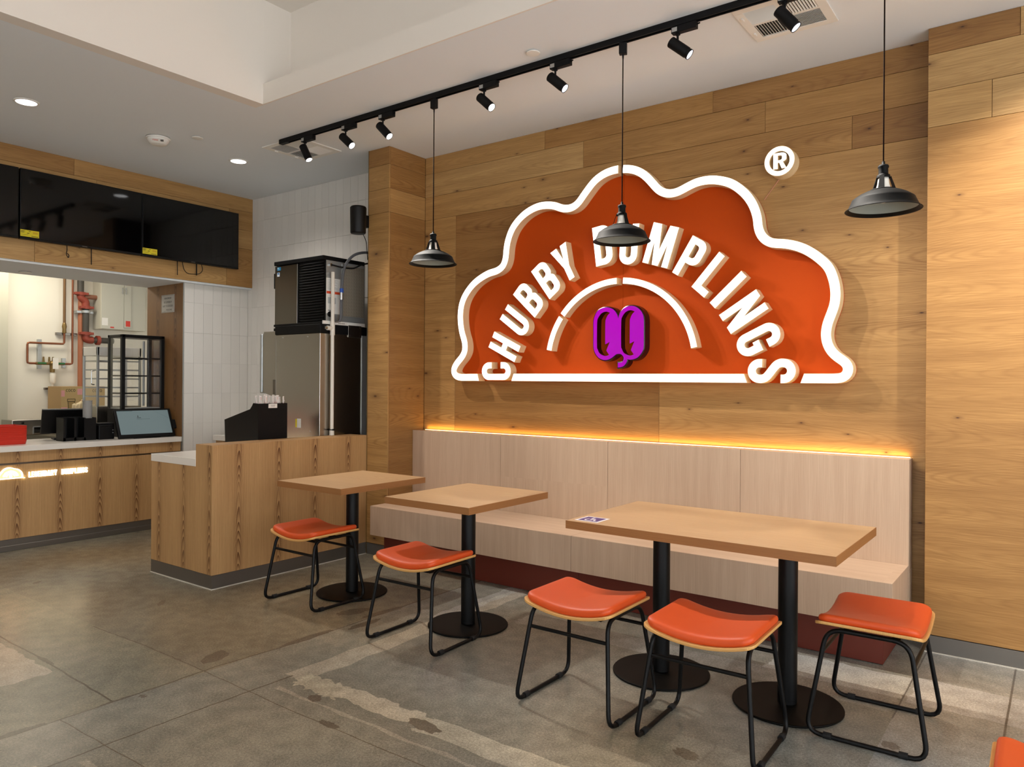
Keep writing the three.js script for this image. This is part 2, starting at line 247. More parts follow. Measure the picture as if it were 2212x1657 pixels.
// planks laid in rows on a wall: pieces with their own edges, each its own part
const seamRows = []; for (let k = -18; k < 3; k++) seamRows.push(3.156 - 0.1925 * k);
function planks(parent, axis, at, thick, a0, a1, y0, y1, { seed = 1, ends = {}, min = 0.9, max = 1.9 } = {}) {
  const q = rng(seed), ys = [y1, ...seamRows.filter((y) => y > y0 + 0.02 && y < y1 - 0.02).sort((a, b) => b - a), y0];
  for (let r = 0; r < ys.length - 1; r++) {
    const cuts = [a0]; let fixed = ends[r];
    if (fixed) cuts.push(...fixed); else { let x = a0 + (0.25 + q()) * 0.9; while (x < a1 - 0.3) { cuts.push(x); x += min + (max - min) * q(); } }
    cuts.push(a1);
    for (let c = 0; c < cuts.length - 1; c++) {
      const gap = 0.0009, l = cuts[c] + gap, h = cuts[c + 1] - gap, lo = ys[r + 1] + gap, hi = ys[r] - gap, len = h - l, row = Math.floor(q() * ROWS), off = q() * Math.max(0, 4 - len) - l, proud = thick + (q() - 0.5) * 0.0008;
      const g = axis === 'z' ? bx(l, h, lo, hi, at - thick, at - thick + proud, 0.0018, 'x', off, row * PW - lo + Math.max(0, PW - (hi - lo)) * q()) : bx(at - thick, at - thick + proud, lo, hi, l, h, 0.0018, 'z', off, row * PW - lo + Math.max(0, PW - (hi - lo)) * q());
      part('plank', g, mat.oak[Math.floor(q() * mat.oak.length)], parent);
    }
  }
}
{
  const w = structure('wall_back'); part('backing', bx(xColR - 0.1, xR + 0.05, 0, yC + 0.1, zS - 0.16, zS - 0.013), mat.seam, w);
  planks(w, 'z', zS, 0.013, xColR, xR + 0.02, 0.093, yC, { seed: 41, ends: { 0: [-3.144, -1.838], 1: [-2.808, -1.5015], 2: [-2.463, -1.0], 3: [-4.016, -2.2], 4: [-3.761, -1.95], 5: [-3.2, -1.2] } });
  const b = structure('wall_back_right'); part('backing', bx(xR + 0.001, xE + 0.1, 0, yC + 0.1, zS - 0.16, zR - 0.013), mat.seam, b);
  planks(b, 'z', zR, 0.013, xR, xE, 0.093, yC, { seed: 9, ends: { 2: [-0.308, 1.2], 5: [-0.38, 0.9], 8: [-0.24, 1.4] }, min: 1.2 });
  const c = structure('wall_back_column'); part('backing', bx(xColL + 0.004, xColR - 0.013, 0, yC + 0.1, zS - 0.16, zCol - 0.013), mat.seam, c);
  planks(c, 'z', zCol, 0.013, xColL + 0.004, xColR - 0.0005, 0.093, yC, { seed: 21, min: 2 , ends: Object.fromEntries(Array.from({ length: 20 }, (_, i) => [i, []])) });
  planks(c, 'x', xColR, 0.013, zS, zCol - 0.0135, 0.093, yC, { seed: 57, ends: Object.fromEntries(Array.from({ length: 20 }, (_, i) => [i, []])) });
  part('edge_strip', bx(xColL, xColL + 0.004, 0.0, yC, zCol - 0.03, zCol + 0.001), mat.brass, c);
}
{
  const f = structure('wall_left_upper'); part('backing', bx(-7.6, xF - 0.013, yF + 0.002, yC + 0.1, zTile, zE), mat.seam, f);
  planks(f, 'x', xF, 0.013, zTile + 0.001, 1.5, yF, yC, { seed: 77, min: 1.2, ends: { 0: [-2.9, -1.2], 2: [-4.48, -2.2], 3: [-4.35, -2.6], 4: [-3.05, -1.4] } });
  part('soffit', bx(-7.6, xF - 0.014, yF - 0.016, yF + 0.002, zTile, zE), mat.ceiling, f);
}
function tiles(parent, axis, at, a0, a1, y0, y1, skip) {
  const w = 0.1016, h = 0.2965, gs = mat.tile; let k = 0;
  const base = new RoundedBoxGeometry(axis === 'z' ? w - 0.0018 : 0.008, h - 0.0018, axis === 'z' ? 0.008 : w - 0.0018, 1, 0.0009);
  for (let y = 0.986 - 3 * h; y < y1; y += h) for (let a = a1 - w / 2; a > a0 - w / 2 + 0.01; a -= w) {
    k++; if (y + h < y0 || skip?.(a, y)) continue;
    const cut = y + h > y1 ? y1 - y : h, lo = Math.max(a - w / 2, a0), hw = a + w / 2 - lo;
    const g = cut < h || hw < w - 1e-4 ? new THREE.BoxGeometry(axis === 'z' ? hw - 0.002 : 0.008, cut - 0.002, axis === 'z' ? 0.008 : hw - 0.002) : base;
    const m = part('tile', g, gs[(k * 7 + Math.floor(y * 9)) % 3], parent); const c = lo + hw / 2; m.position.set(axis === 'z' ? c : at, y + cut / 2, axis === 'z' ? at : c);
  }
}
{
  const b = structure('wall_back_tiled'); part('backing', bx(xTile - 0.3, xColL + 0.02, 0, yC + 0.1, zTile - 0.16, zTile - 0.006), mat.grout, b);
  tiles(b, 'z', zTile - 0.004, xTile, xColL, 0.6, yC, (x, y) => (x > -5.4 && x < -4.7 && y < 1.9) || (x > -5.3 && x < -4.85 && y < 2.1));
  const l = structure('wall_left_tiled'); part('backing', bx(-7.58, xTile - 0.006, 0, yF - 0.016, zTile - 0.1, -3.953), mat.grout, l);
  tiles(l, 'x', xTile - 0.004, zTile + 0.001, -3.945, 0.6, yF - 0.016);
  part('jamb_panel', bx(-7.59, xTile - 0.006, 0.86, yF - 0.016, -3.953, -3.94, 0, 'y'), S('#b5a48e', 0.55, { map: ashTex }), l); part('corner_trim', bx(xTile - 0.008, xTile + 0.002, 0.6, yF - 0.016, -3.945, -3.936), mat.galv, l);
}
{ // kitchen behind the serving hatch
  structMesh('wall_kitchen_left', bx(xFar - 0.1, xFar, 0, 3.1, -5.3, 2), mat.kitchenWall); structMesh('wall_kitchen_back', bx(xFar - 0.1, -7.0, 0, 3.1, -5.4, -5.2), mat.kitchenWall); structMesh('wall_kitchen_front', bx(xFar - 0.1, -6.9, 0, 3.1, 0.6, 0.75), mat.kitchenWall);
  structMesh('ceiling_kitchen', bx(xFar - 0.1, -7.5, 2.95, 3.05, -5.3, 0.7), mat.ceiling); structMesh('wall_kitchen_pilaster', bx(xFar + 0.001, xFar + 0.22, 0, 2.95, -3.28, -2.2), S('#c9c6b4', 0.8));
  structMesh('wall_left', bx(-7.59, -6.95, 0, yF, 0.5, zE), mat.paint);
}
{ // shop front: two glazed sides behind and beside the camera
  const wr = structure('wall_right'), o = bx; part('panel', merge([o(xE, xE + 0.15, 0, 0.12, zS - 0.2, zE), o(xE, xE + 0.15, 2.95, yC + 0.1, zS - 0.2, zE), o(xE, xE + 0.15, 0, yC, zS - 0.2, -3.4), o(xE, xE + 0.15, 0, yC, 3.0, zE + 0.15)]), mat.paint, wr);
  const wf = structure('wall_front'); part('panel', merge([o(-7.0, xE + 0.1, 0, 0.12, zE, zE + 0.15), o(-7.0, xE + 0.1, 2.95, yC + 0.1, zE, zE + 0.15), o(-7.0, -1.6, 0, yC, zE, zE + 0.15), o(1.6, xE + 0.1, 0, yC, zE, zE + 0.15)]), mat.paint, wf);
  const w1 = structure('window_1'); part('frame', merge([-3.4, -1.8, -0.2, 1.4, 2.95].map((z) => o(xE + 0.03, xE + 0.11, 0.12, 2.95, z, z + 0.05)).concat([o(xE + 0.03, xE + 0.11, 0.12, 0.17, -3.4, 3), o(xE + 0.03, xE + 0.11, 2.9, 2.95, -3.4, 3)])), mat.blackMetal, w1); part('pane', o(xE + 0.068, xE + 0.072, 0.15, 2.92, -3.38, 2.98), mat.glass, w1);
  const w2 = structure('window_2'); part('frame', merge([-1.6, -0.05, 1.55].map((x) => o(x, x + 0.05, 0.12, 2.95, zE + 0.03, zE + 0.11)).concat([o(-1.6, 1.6, 0.12, 0.17, zE + 0.03, zE + 0.11), o(-1.6, 1.6, 2.9, 2.95, zE + 0.03, zE + 0.11)])), mat.blackMetal, w2); part('pane', o(-1.58, 1.58, 0.15, 2.92, zE + 0.068, zE + 0.072), mat.glass, w2);
}
{ // metal base strips
  structMesh('trim_1', bx(xR, xE, 0, 0.005, zR - 0.001, zR + 0.006), mat.seal);
  structMesh('baseboard_back_right', merge([bx(xR, xE, 0, 0.09, zR - 0.012, zR - 0.001)]), mat.kick);
  structMesh('baseboard_back', merge([bx(xColR, xR, 0, 0.09, zS - 0.012, zS - 0.001), bx(xColR - 0.012, xColR - 0.001, 0, 0.09, zS, zCol - 0.012), bx(xColL + 0.006, xColR - 0.001, 0, 0.09, zCol - 0.012, zCol - 0.001)]), mat.kick);
}

/* ---------- banquette ---------- */
{
  const t = thing('banquette_bench', 'long pale beige banquette bench with tall back and dark red base', 'bench', [-2.515, 0, -4.3]);
  const X = 2.515, Z = 4.3, seams = [-4.357, -3.436, -2.514, -1.593, -0.671];
  for (let i = 0; i < 4; i++) part('back_panel', bx(seams[i] + 0.001 + X, seams[i + 1] - 0.001 + X, 0.41, 1.0086, -4.605 + Z, -4.5 + Z, 0.0015, 'y', 0.3 * i, i * 0.37), mat.beige, t);
  for (const [a, b, k] of [[-4.357, -2.514, 0], [-2.514, -0.671, 1]]) {
    part('seat_panel', bx(a + 0.0008 + X, b - 0.0008 + X, 0.2135, 0.439, -4.499 + Z, -4.033 + Z, 0.0015, 'y', 0.2 * k, k * 0.4), mat.beige, t);
    part('base_panel', bx((k ? a : -4.3) + 0.0006 + X, (k ? -0.7276 : b) - 0.0006 + X, 0.004, 0.2135, -4.6 + Z, -4.128 + Z, 0.001), mat.maroon, t, 'dark red base panel');
  }
  part('side_panel', bx(-0.672 + X, -0.67 + X, 0.2135, 0.41, -4.6 + Z, -4.5 + Z), mat.beige, t);
  const led = thing('light_strip', 'glowing yellow light strip along the top of the bench back', 'light strip', [-2.515, 1.012, -4.62]);
  part('channel', bx(-1.82, 1.835, -0.03, -0.008, -0.012, 0.012), mat.galv, led); part('diffuser', bx(-1.81, 1.83, -0.008, -0.001, -0.006, 0.004, 0.002), mat.ledGlow, led);
  const l = new THREE.RectAreaLight('#ffc45c', LAMP.led, 3.62, 0.016); l.position.set(0.01, 0.004, 0); l.rotation.x = Math.PI / 2; led.add(l);
}

/* ---------- tables ---------- */
function makeTable(name, label, x, z, w, d, posts, seed) {
  const t = thing(name, label, 'table', [x, 0, z]);
  const top = part('tabletop', bx(-w / 2, w / 2, 0.717, 0.755, -d / 2, d / 2, 0.002, 'x', 0.65 + seed * 0.37, 0.4 + seed * 0.21), mat.top, t);
  const e = 0.0012, hw = w / 2 + e, hd = d / 2 + e;
  part('edge_band', merge([bx(-hw + 0.004, hw - 0.004, 0.7165, 0.7542, hd - 0.004, hd, 0, 'x', seed), bx(-hw + 0.004, hw - 0.004, 0.7165, 0.7542, -hd, -hd + 0.004, 0, 'x', seed), bx(hw - 0.004, hw, 0.7165, 0.7542, -hd, hd, 0, 'z', seed), bx(-hw, -hw + 0.004, 0.7165, 0.7542, -hd, hd, 0, 'z', seed)]), mat.topEdge, t);
  for (const px of posts) {
    const b = part('base_disc', lathe([[0, 0], [0.226, 0], [0.232, 0.003], [0.232, 0.008], [0.229, 0.0115], [0, 0.0125]], 72), mat.disc, t); b.position.set(px, 0, 0.02);
    const p = part('post', merge([lathe([[0.036, 0.0], [0.041, 0.003], [0.041, 0.70], [0.0, 0.70]], 36)]), mat.blackMetal, t); p.position.set(px, 0.0125, 0.02);
    const m = part('mounting_plate', bx(-0.16, 0.16, 0.709, 0.7165, -0.16, 0.16, 0.003), mat.blackMetal, t); m.position.set(px, 0, 0.02);
  }
  return t;
}
makeTable('cafe_table', 'small wooden pedestal table next to the half wall, farthest from the camera', -3.838, -3.397, 0.623, 0.74, [0.02], 0);
makeTable('cafe_table', 'small wooden pedestal table between the half wall table and the long table', -2.796, -3.355, 0.62, 0.735, [0.02], 1);
makeTable('long_table', 'long wooden table on two black pedestals with a purple wheelchair sticker', -1.3, -3.383, 1.21, 0.744, [-0.276, 0.326], 2);
{
  const tex = canvasTex(256, 256, (g) => {
    g.fillStyle = '#f4f1f6'; g.fillRect(0, 0, 256, 256); g.fillStyle = '#47307e'; g.fillRect(24, 24, 208, 208); g.strokeStyle = g.fillStyle = '#f6f4fa'; g.lineWidth = 17; g.lineCap = 'round'; g.lineJoin = 'round';
    g.beginPath(); g.arc(110, 62, 15, 0, 7); g.fill(); g.beginPath(); g.moveTo(112, 88); g.lineTo(118, 142); g.lineTo(166, 142); g.lineTo(184, 196); g.lineTo(202, 190); g.stroke(); g.beginPath(); g.moveTo(116, 112); g.lineTo(156, 112); g.stroke();
    g.beginPath(); g.arc(118, 158, 46, -2.3, 0.75, true); g.stroke();
  });
  const geo = bx(-0.062, 0.062, 0, 0.0007, -0.062, 0.062), p = geo.attributes.position, uv = geo.attributes.uv;
  for (let i = 0; i < p.count; i++) uv.setXY(i, 0.5 + p.getX(i) / 0.124, 0.5 - p.getZ(i) / 0.124);
  solo('wheelchair_sticker', geo, S('#ffffff', 0.35, { map: tex }), 'purple and white wheelchair symbol sticker on the corner of the long table', 'sticker', [-1.816, 0.755, -3.105]);
}

/* ---------- stools ---------- */
function makeStool(label) {
  const t = thing('stool', label, 'stool', [0, 0, 0], 0);
  const bend = 0.8, y0 = 0.409;
  for (const s of [-1, 1]) {
    const xb = 0.232 * s, xt = 0.186 * s, yt = y0 + bend * 0.186 ** 2 - 0.012;
    part('leg_loop', tube([V(xb, 0.0105, 0.218), V(xb, 0.0105, -0.218), V(xt, yt, -0.15), V(xt, yt, 0.15)], 0.0095, { bend: 0.062, closed: true, n: 96, sides: 10 }), mat.blackMetal, t);
    for (const z of [-0.135, 0.135]) { const c = part('foot_clip', merge([cyl(0.0128, 0.0128, 0.03, 14).rotateX(Math.PI / 2).translate(0, 0.0128, 0), bx(-0.004, 0.004, 0, 0.006, -0.014, 0.014)]), mat.rubber, t); c.position.set(xb, 0, z); }
  }
  for (const s of [-1, 1]) part('crossbar', tube([V(-0.196, 0.335, 0.1625 * s), V(0.196, 0.335, 0.1625 * s)], 0.008, { n: 4, sides: 10 }), mat.blackMetal, t);
  part('seat_bracket', merge([-1, 1].map((s) => bx(-0.13, 0.13, -0.006, 0.002, 0.09 * s - 0.016, 0.09 * s + 0.016))).translate(0, y0 - 0.004, 0), mat.blackMetal, t);
  const shell = part('seat_shell', pad(0.222, 0.194, 0.035, [[0, 0], [0.5, 0], [0.985, 0], [1, 0.002], [1, 0.011], [0.988, 0.013], [0.5, 0.013], [0, 0.013]], bend), mat.ply, t, 'curved plywood seat shell'); shell.position.y = y0;
  const cush = part('cushion', pad(0.212, 0.185, 0.04, [[0, 0.0], [0.96, 0.0], [0.985, 0.004], [1, 0.011], [0.997, 0.018], [0.985, 0.0255], [0.955, 0.0315], [0.9, 0.035], [0.8, 0.0372], [0.6, 0.0385], [0.3, 0.039], [0, 0.039]], bend), mat.vinyl, t, 'orange padded vinyl cushion'); cush.position.y = y0 + 0.012;
  t.userData.group = 'orange stools around the tables'; return t;
}
const st0 = makeStool('orange cushioned stool at the small table nearest the half wall'); st0.position.set(-3.883, 0, -3.12);
copy(st0, [-2.817, 0, -3.012], 0.03, 'orange cushioned stool at the second small table from the half wall');
copy(st0, [-1.7, 0, -2.868], 0.0, 'orange cushioned stool at the long table, in front of its left pedestal');
copy(st0, [-1.122, 0, -2.872], 0.02, 'orange cushioned stool nearest the camera, in front of the right pedestal of the long table');
copy(st0, [-0.622, 0, -3.372], Math.PI / 2 + 0.02, 'orange cushioned stool turned sideways at the right end of the long table');
copy(st0, [0.075, 0, -2.2], 0.02, 'orange cushioned stool cut off by the bottom right corner of the photo');

/* ---------- half wall, counters ---------- */
{
  const t = thing('half_wall', 'wood veneered half wall beside the small table, with a grey metal base', 'half wall', [-4.7, 0, -3.53]), X = 4.7, Z = 3.53;
  part('front_panel', bx(-4.615 + X, -4.602 + X, 0.094, 0.97, zCol + Z, -2.838 + Z, 0.001, 'y', 0, 0.001), mat.ash, t);
  part('end_panel', bx(-4.804 + X, -4.6155 + X, 0.094, 0.97, -2.851 + Z, -2.838 + Z, 0.001, 'y', 0, 0.1), mat.ash, t);
  part('core', bx(-4.803 + X, -4.616 + X, 0, 0.957, zCol + Z, -2.852 + Z), mat.ash, t);
  part('cap', bx(-4.804 + X, -4.6155 + X, 0.957, 0.97, zCol + Z, -2.8515 + Z, 0.001, 'z', 0.1, 0.05), mat.ash, t);
  part('metal_base', merge([bx(-4.616 + X, -4.6025 + X, 0, 0.0925, zCol + Z, -2.8385 + Z), bx(-4.804 + X, -4.616 + X, 0, 0.0925, -2.852 + Z, -2.8385 + Z)]), mat.kick, t, 'grey metal base strip');
  part('sealant_line', merge([bx(-4.602 + X, -4.594 + X, 0, 0.005, zCol + 0.002 + Z, -2.83 + Z), bx(-4.804 + X, -4.602 + X, 0, 0.005, -2.838 + Z, -2.83 + Z)]), mat.seal, t, 'pale sealant line on the floor');
  const c = thing('low_counter', 'low counter with thick white top attached to the half wall end', 'counter', [-5.1, 0, -3.34]), A = 5.1, B = 3.34;
  part('front_panel', bx(-5.392 + A, -4.8045 + A, 0.094, 0.8155, -2.851 + B, -2.838 + B, 0.001, 'y', 0, 0.02), mat.ash, c);
  part('sealant_line', bx(-5.392 + A, -4.8045 + A, 0, 0.005, -2.838 + B, -2.83 + B), mat.seal, c, 'pale sealant line on the floor');
  part('body', bx(-5.39 + A, -4.8045 + A, 0.0, 0.8155, -3.85 + B, -2.852 + B, 0, 'y'), mat.ash, c);
  part('metal_base', bx(-5.392 + A, -4.8045 + A, 0, 0.0925, -2.8515 + B, -2.8385 + B), mat.kick, c, 'grey metal base strip');
  part('countertop', bx(-5.396 + A, -4.8045 + A, 0.8155, 0.868, -3.86 + B, -2.836 + B, 0.002), mat.quartz, c, 'thick white countertop');
  const k = thing('back_counter', 'white topped back counter against the white tiles behind the straw box', 'counter', [-6.15, 0, -4.42]), E = 6.15, F = 4.42;
  part('countertop', bx(-6.81 + E, -5.46 + E, 0.818, 0.868, -4.64 + F, -4.2 + F, 0.002), mat.quartz, k); part('body', bx(-6.79 + E, -5.48 + E, 0.0, 0.818, -4.64 + F, -4.225 + F, 0, 'y'), mat.ash, k);
}
{
  const t = thing('service_counter', 'long service counter with white top, vertical wood veneer and a metal reveal line', 'counter', [-7.25, 0, -2.2]), X = 7.25, Z = 2.2, z0 = -3.935, z1 = -0.4;
  part('upper_panel', bx(-6.945 + X, -6.93 + X, 0.722, 0.8135, z0 + Z, z1 + Z, 0.0008, 'y', 0, 0.16), mat.ash, t); part('lower_panel', bx(-6.945 + X, -6.93 + X, 0.098, 0.706, z0 + Z, z1 + Z, 0.0008, 'y', 0, 0.16), mat.ash, t);
  part('reveal_strip', bx(-6.945 + X, -6.937 + X, 0.706, 0.722, z0 + Z, z1 + Z), mat.steelDark, t); part('body', bx(-7.58 + X, -6.946 + X, 0.0, 0.8135, z0 + Z, z1 + Z), mat.ash, t);
  part('countertop', bx(-7.6 + X, -6.91 + X, 0.8135, 0.86, z0 + Z, z1 + Z, 0.002), mat.quartz, t, 'white stone countertop'); part('metal_base', merge([bx(-6.945 + X, -6.934 + X, 0.045, 0.096, z0 + Z, z1 + Z), bx(-6.945 + X, -6.926 + X, 0, 0.046, z0 + Z, z1 + Z, 0.004)]), mat.kick, t, 'grey metal base strip');
}

/* ---------- lettering ---------- */
const T = 0.166;
function ribbon(pts, w, e0, e1) {
  const L = [], Rr = [], n = pts.length;
  for (let i = 0; i < n; i++) { const a = pts[Math.max(0, i - 1)], b = pts[Math.min(n - 1, i + 1)], l = Math.hypot(b[0] - a[0], b[1] - a[1]) || 1, nx = -(b[1] - a[1]) / l, ny = (b[0] - a[0]) / l; L.push([pts[i][0] + (nx * w) / 2, pts[i][1] + (ny * w) / 2]); Rr.push([pts[i][0] - (nx * w) / 2, pts[i][1] - (ny * w) / 2]); }
  if (e0) [L[0], Rr[0]] = e0; if (e1) [L[n - 1], Rr[n - 1]] = e1;
  return [...L, ...Rr.reverse()];
}
const arcs = (list, n = 14) => { const o = []; for (const a of list) { if (a.length === 2) o.push(a); else { const [cx, cy, rx, ry, t0, t1] = a; for (let k = 0; k <= n; k++) { const t = lerp(t0, t1, k / n) * Math.PI / 180; o.push([cx + rx * Math.cos(t), cy + ry * Math.sin(t)]); } } } return o; };
const box4 = (x0, x1, y0, y1) => [[x0, y0], [x1, y0], [x1, y1], [x0, y1]];
function glyph(ch) {                                           // condensed capitals one unit high: [width, shapes]
  const t = T, h = t / 2;
  const bowlO = (x, y0, y1, r) => arcs([[0, y0], [x - r, y0], [x - r, y0 + r, r, r, -90, 0], [x - r, y1 - r, r, r, 0, 90], [0, y1]]), bowlI = (x, y0, y1, r) => arcs([[t, y0], [x - r, y0], [x - r, y0 + r, r, r, -90, 0], [x - r, y1 - r, r, r, 0, 90], [t, y1]]);
  switch (ch) {
    case 'C': case 'G': { const w = 0.49, r = (w - t) / 2, c = arcs([[w - h, 0.66], [w / 2, 1 - h - r, r, r, 0, 180], [w / 2, h + r, r, r, 180, 360], [w - h, ch === 'G' ? 0.5 : 0.34]]); const s = [shape(ribbon(c, t))]; if (ch === 'G') s.push(shape(box4(w * 0.52, w - t, 0.365, 0.5))); return [w, s]; }
    case 'U': { const w = 0.485, r = (w - t) / 2; return [w, [shape(ribbon(arcs([[h, 1], [w / 2, h + r, r, r, 180, 360], [w - h, 1]]), t))]]; }
    case 'S': { const w = 0.5, r = (w - t) / 2; const c = arcs([[w - h, 0.70], [w / 2, 1 - h - r, r, r, 0, 180], [h, 0.70], [h + 0.03, 0.62], [w / 2 - 0.04, 0.53], [w / 2 + 0.04, 0.47], [w - h - 0.03, 0.38], [w - h, 0.30], [w / 2, h + r, r, r, 0, -180], [h, 0.30]]); const k = new THREE.CatmullRomCurve3(c.map(([x, y]) => V(x, y, 0)), false, 'centripetal').getPoints(90).map((p) => [p.x, p.y]); return [w, [shape(ribbon(k, t))]]; }
    case 'H': return [0.475, [shape([[0, 0], [t, 0], [t, 0.41], [0.475 - t, 0.41], [0.475 - t, 0], [0.475, 0], [0.475, 1], [0.475 - t, 1], [0.475 - t, 0.58], [t, 0.58], [t, 1], [0, 1]])]];
    case 'B': { const w = 0.5; return [w, [shape([...arcs([[0, 0], [w - 0.2, 0], [w - 0.2, 0.2, 0.2, 0.2, -90, 0], [w - 0.12, 0.4, 0.12, 0.12, 0, 40]]), [w - 0.075, 0.525], ...arcs([[w - 0.13, 0.64, 0.115, 0.115, -40, 0], [w - 0.215, 0.8, 0.2, 0.2, 0, 90]]), [0, 1]], [bowlI(w - t, 0.15, 0.43, 0.09), bowlI(w - t - 0.012, 0.59, 0.85, 0.085)])]]; }
    case 'D': return [0.49, [shape(bowlO(0.49, 0, 1, 0.235), [bowlI(0.49 - t, 0.155, 0.845, 0.09)])]];
    case 'P': { const w = 0.49; return [w, [shape([[0, 0], [t, 0], [t, 0.36], ...arcs([[w - 0.21, 0.36], [w - 0.21, 0.57, 0.21, 0.21, -90, 0], [w - 0.21, 0.79, 0.21, 0.21, 0, 90]]), [0, 1]], [bowlI(w - t, 0.51, 0.85, 0.085)])]]; }
    case 'R': { const w = 0.5; return [w, [shape([[0, 0], [t, 0], [t, 0.38], [0.23, 0.38], [w - t - 0.01, 0], [w, 0], [w - 0.14, 0.43], ...arcs([[w - 0.2, 0.62, 0.2, 0.2, -50, 0], [w - 0.2, 0.8, 0.2, 0.2, 0, 90]]), [0, 1]], [bowlI(w - t, 0.53, 0.85, 0.085)])]]; }
    case 'Y': { const w = 0.535; return [w, [shape([[w / 2 - h, 0], [w / 2 + h, 0], [w / 2 + h, 0.38], [w, 1], [w - 0.2, 1], [w / 2, 0.585], [0.2, 1], [0, 1], [w / 2 - h, 0.38]])]]; }
    case 'M': { const w = 0.68; return [w, [shape([[0, 0], [t * 0.93, 0], [t * 0.93, 0.6], [w / 2 - 0.075, 0], [w / 2 + 0.075, 0], [w - t * 0.93, 0.6], [w - t * 0.93, 0], [w, 0], [w, 1], [w - 0.225, 1], [w / 2, 0.36], [0.225, 1], [0, 1]])]]; }
    case 'L': return [0.41, [shape([[0, 0], [0.41, 0], [0.41, 0.16], [t, 0.16], [t, 1], [0, 1]])]];
    case 'I': return [t, [shape(box4(0, t, 0, 1))]];
    case 'N': { const w = 0.515; return [w, [shape([[0, 0], [t * 0.95, 0], [t * 0.95, 0.56], [w - t, 0], [w, 0], [w, 1], [w - t * 0.95, 1], [w - t * 0.95, 0.44], [t, 1], [0, 1]])]]; }
    case 'E': return [0.41, [shape([[0, 0], [0.41, 0], [0.41, 0.16], [t, 0.16], [t, 0.42], [0.37, 0.42], [0.37, 0.58], [t, 0.58], [t, 0.84], [0.41, 0.84], [0.41, 1], [0, 1]])]];
    case 'A': return [0.53, [shape([[0, 0], [0.17, 0], [0.2, 0.2], [0.33, 0.2], [0.36, 0], [0.53, 0], [0.36, 1], [0.17, 1]], [[[0.225, 0.35], [0.305, 0.35], [0.265, 0.66]]])]];
  }
}
function scaled(shapes, sx, sy, depth, bevel) { return shapes.map((s) => { const q = s.extractPoints(10), f = (a) => a.map((p) => [p.x * sx, p.y * sy]); return extrude(shape(f(q.shape), q.holes.map(f)), depth, bevel); }); }

/* ---------- big wall sign ---------- */
const SX = -2.46, SY = 1.44, zPlate = zS + 0.018, zFront = -4.546, DEP = zFront - zPlate;
const RING = [[-1.239, .008], [-1.342, .008], [-1.432, .009], [-1.475, .025], [-1.493, .061], [-1.478, .096], [-1.445, .133], [-1.402, .173], [-1.377, .213], [-1.373, .253], [-1.381, .299], [-1.404, .358], [-1.42, .429], [-1.425, .501], [-1.416, .574], [-1.391, .636], [-1.347, .693], [-1.287, .746], [-1.214, .786], [-1.133, .815], [-1.075, .824], [-1.045, .832], [-.998, .862], [-.975, .919], [-.970, .974], [-.96, 1.032], [-.939, 1.089], [-.91, 1.14], [-.865, 1.186], [-.809, 1.226], [-.74, 1.256], [-.664, 1.272], [-.587, 1.268], [-.524, 1.253], [-.48, 1.233], [-.431, 1.221], [-.377, 1.225], [-.332, 1.249], [-.299, 1.285], [-.267, 1.32], [-.237, 1.351], [-.198, 1.386], [-.133, 1.419], [-.065, 1.434], [-.009, 1.436], [.07, 1.424], [.117, 1.408], [.167, 1.379], [.211, 1.339], [.253, 1.29], [.288, 1.251], [.33, 1.224], [.38, 1.213], [.428, 1.218], [.493, 1.241], [.554, 1.259], [.617, 1.263], [.671, 1.257], [.729, 1.24], [.782, 1.216], [.832, 1.177], [.876, 1.131], [.908, 1.083], [.93, 1.034], [.945, .978], [.95, .925], [.965, .88], [.996, .841], [1.036, .819], [1.1, .809], [1.157, .794], [1.216, .769], [1.269, .734], [1.315, .694], [1.357, .647], [1.379, .594], [1.393, .536], [1.397, .475], [1.39, .422], [1.372, .369], [1.354, .318], [1.346, .26], [1.353, .21], [1.376, .162], [1.412, .125], [1.446, .101], [1.465, .08], [1.47, .054], [1.46, .024], [1.436, .007], [1.4, .004], [1.315, .004], [1.217, .004]];
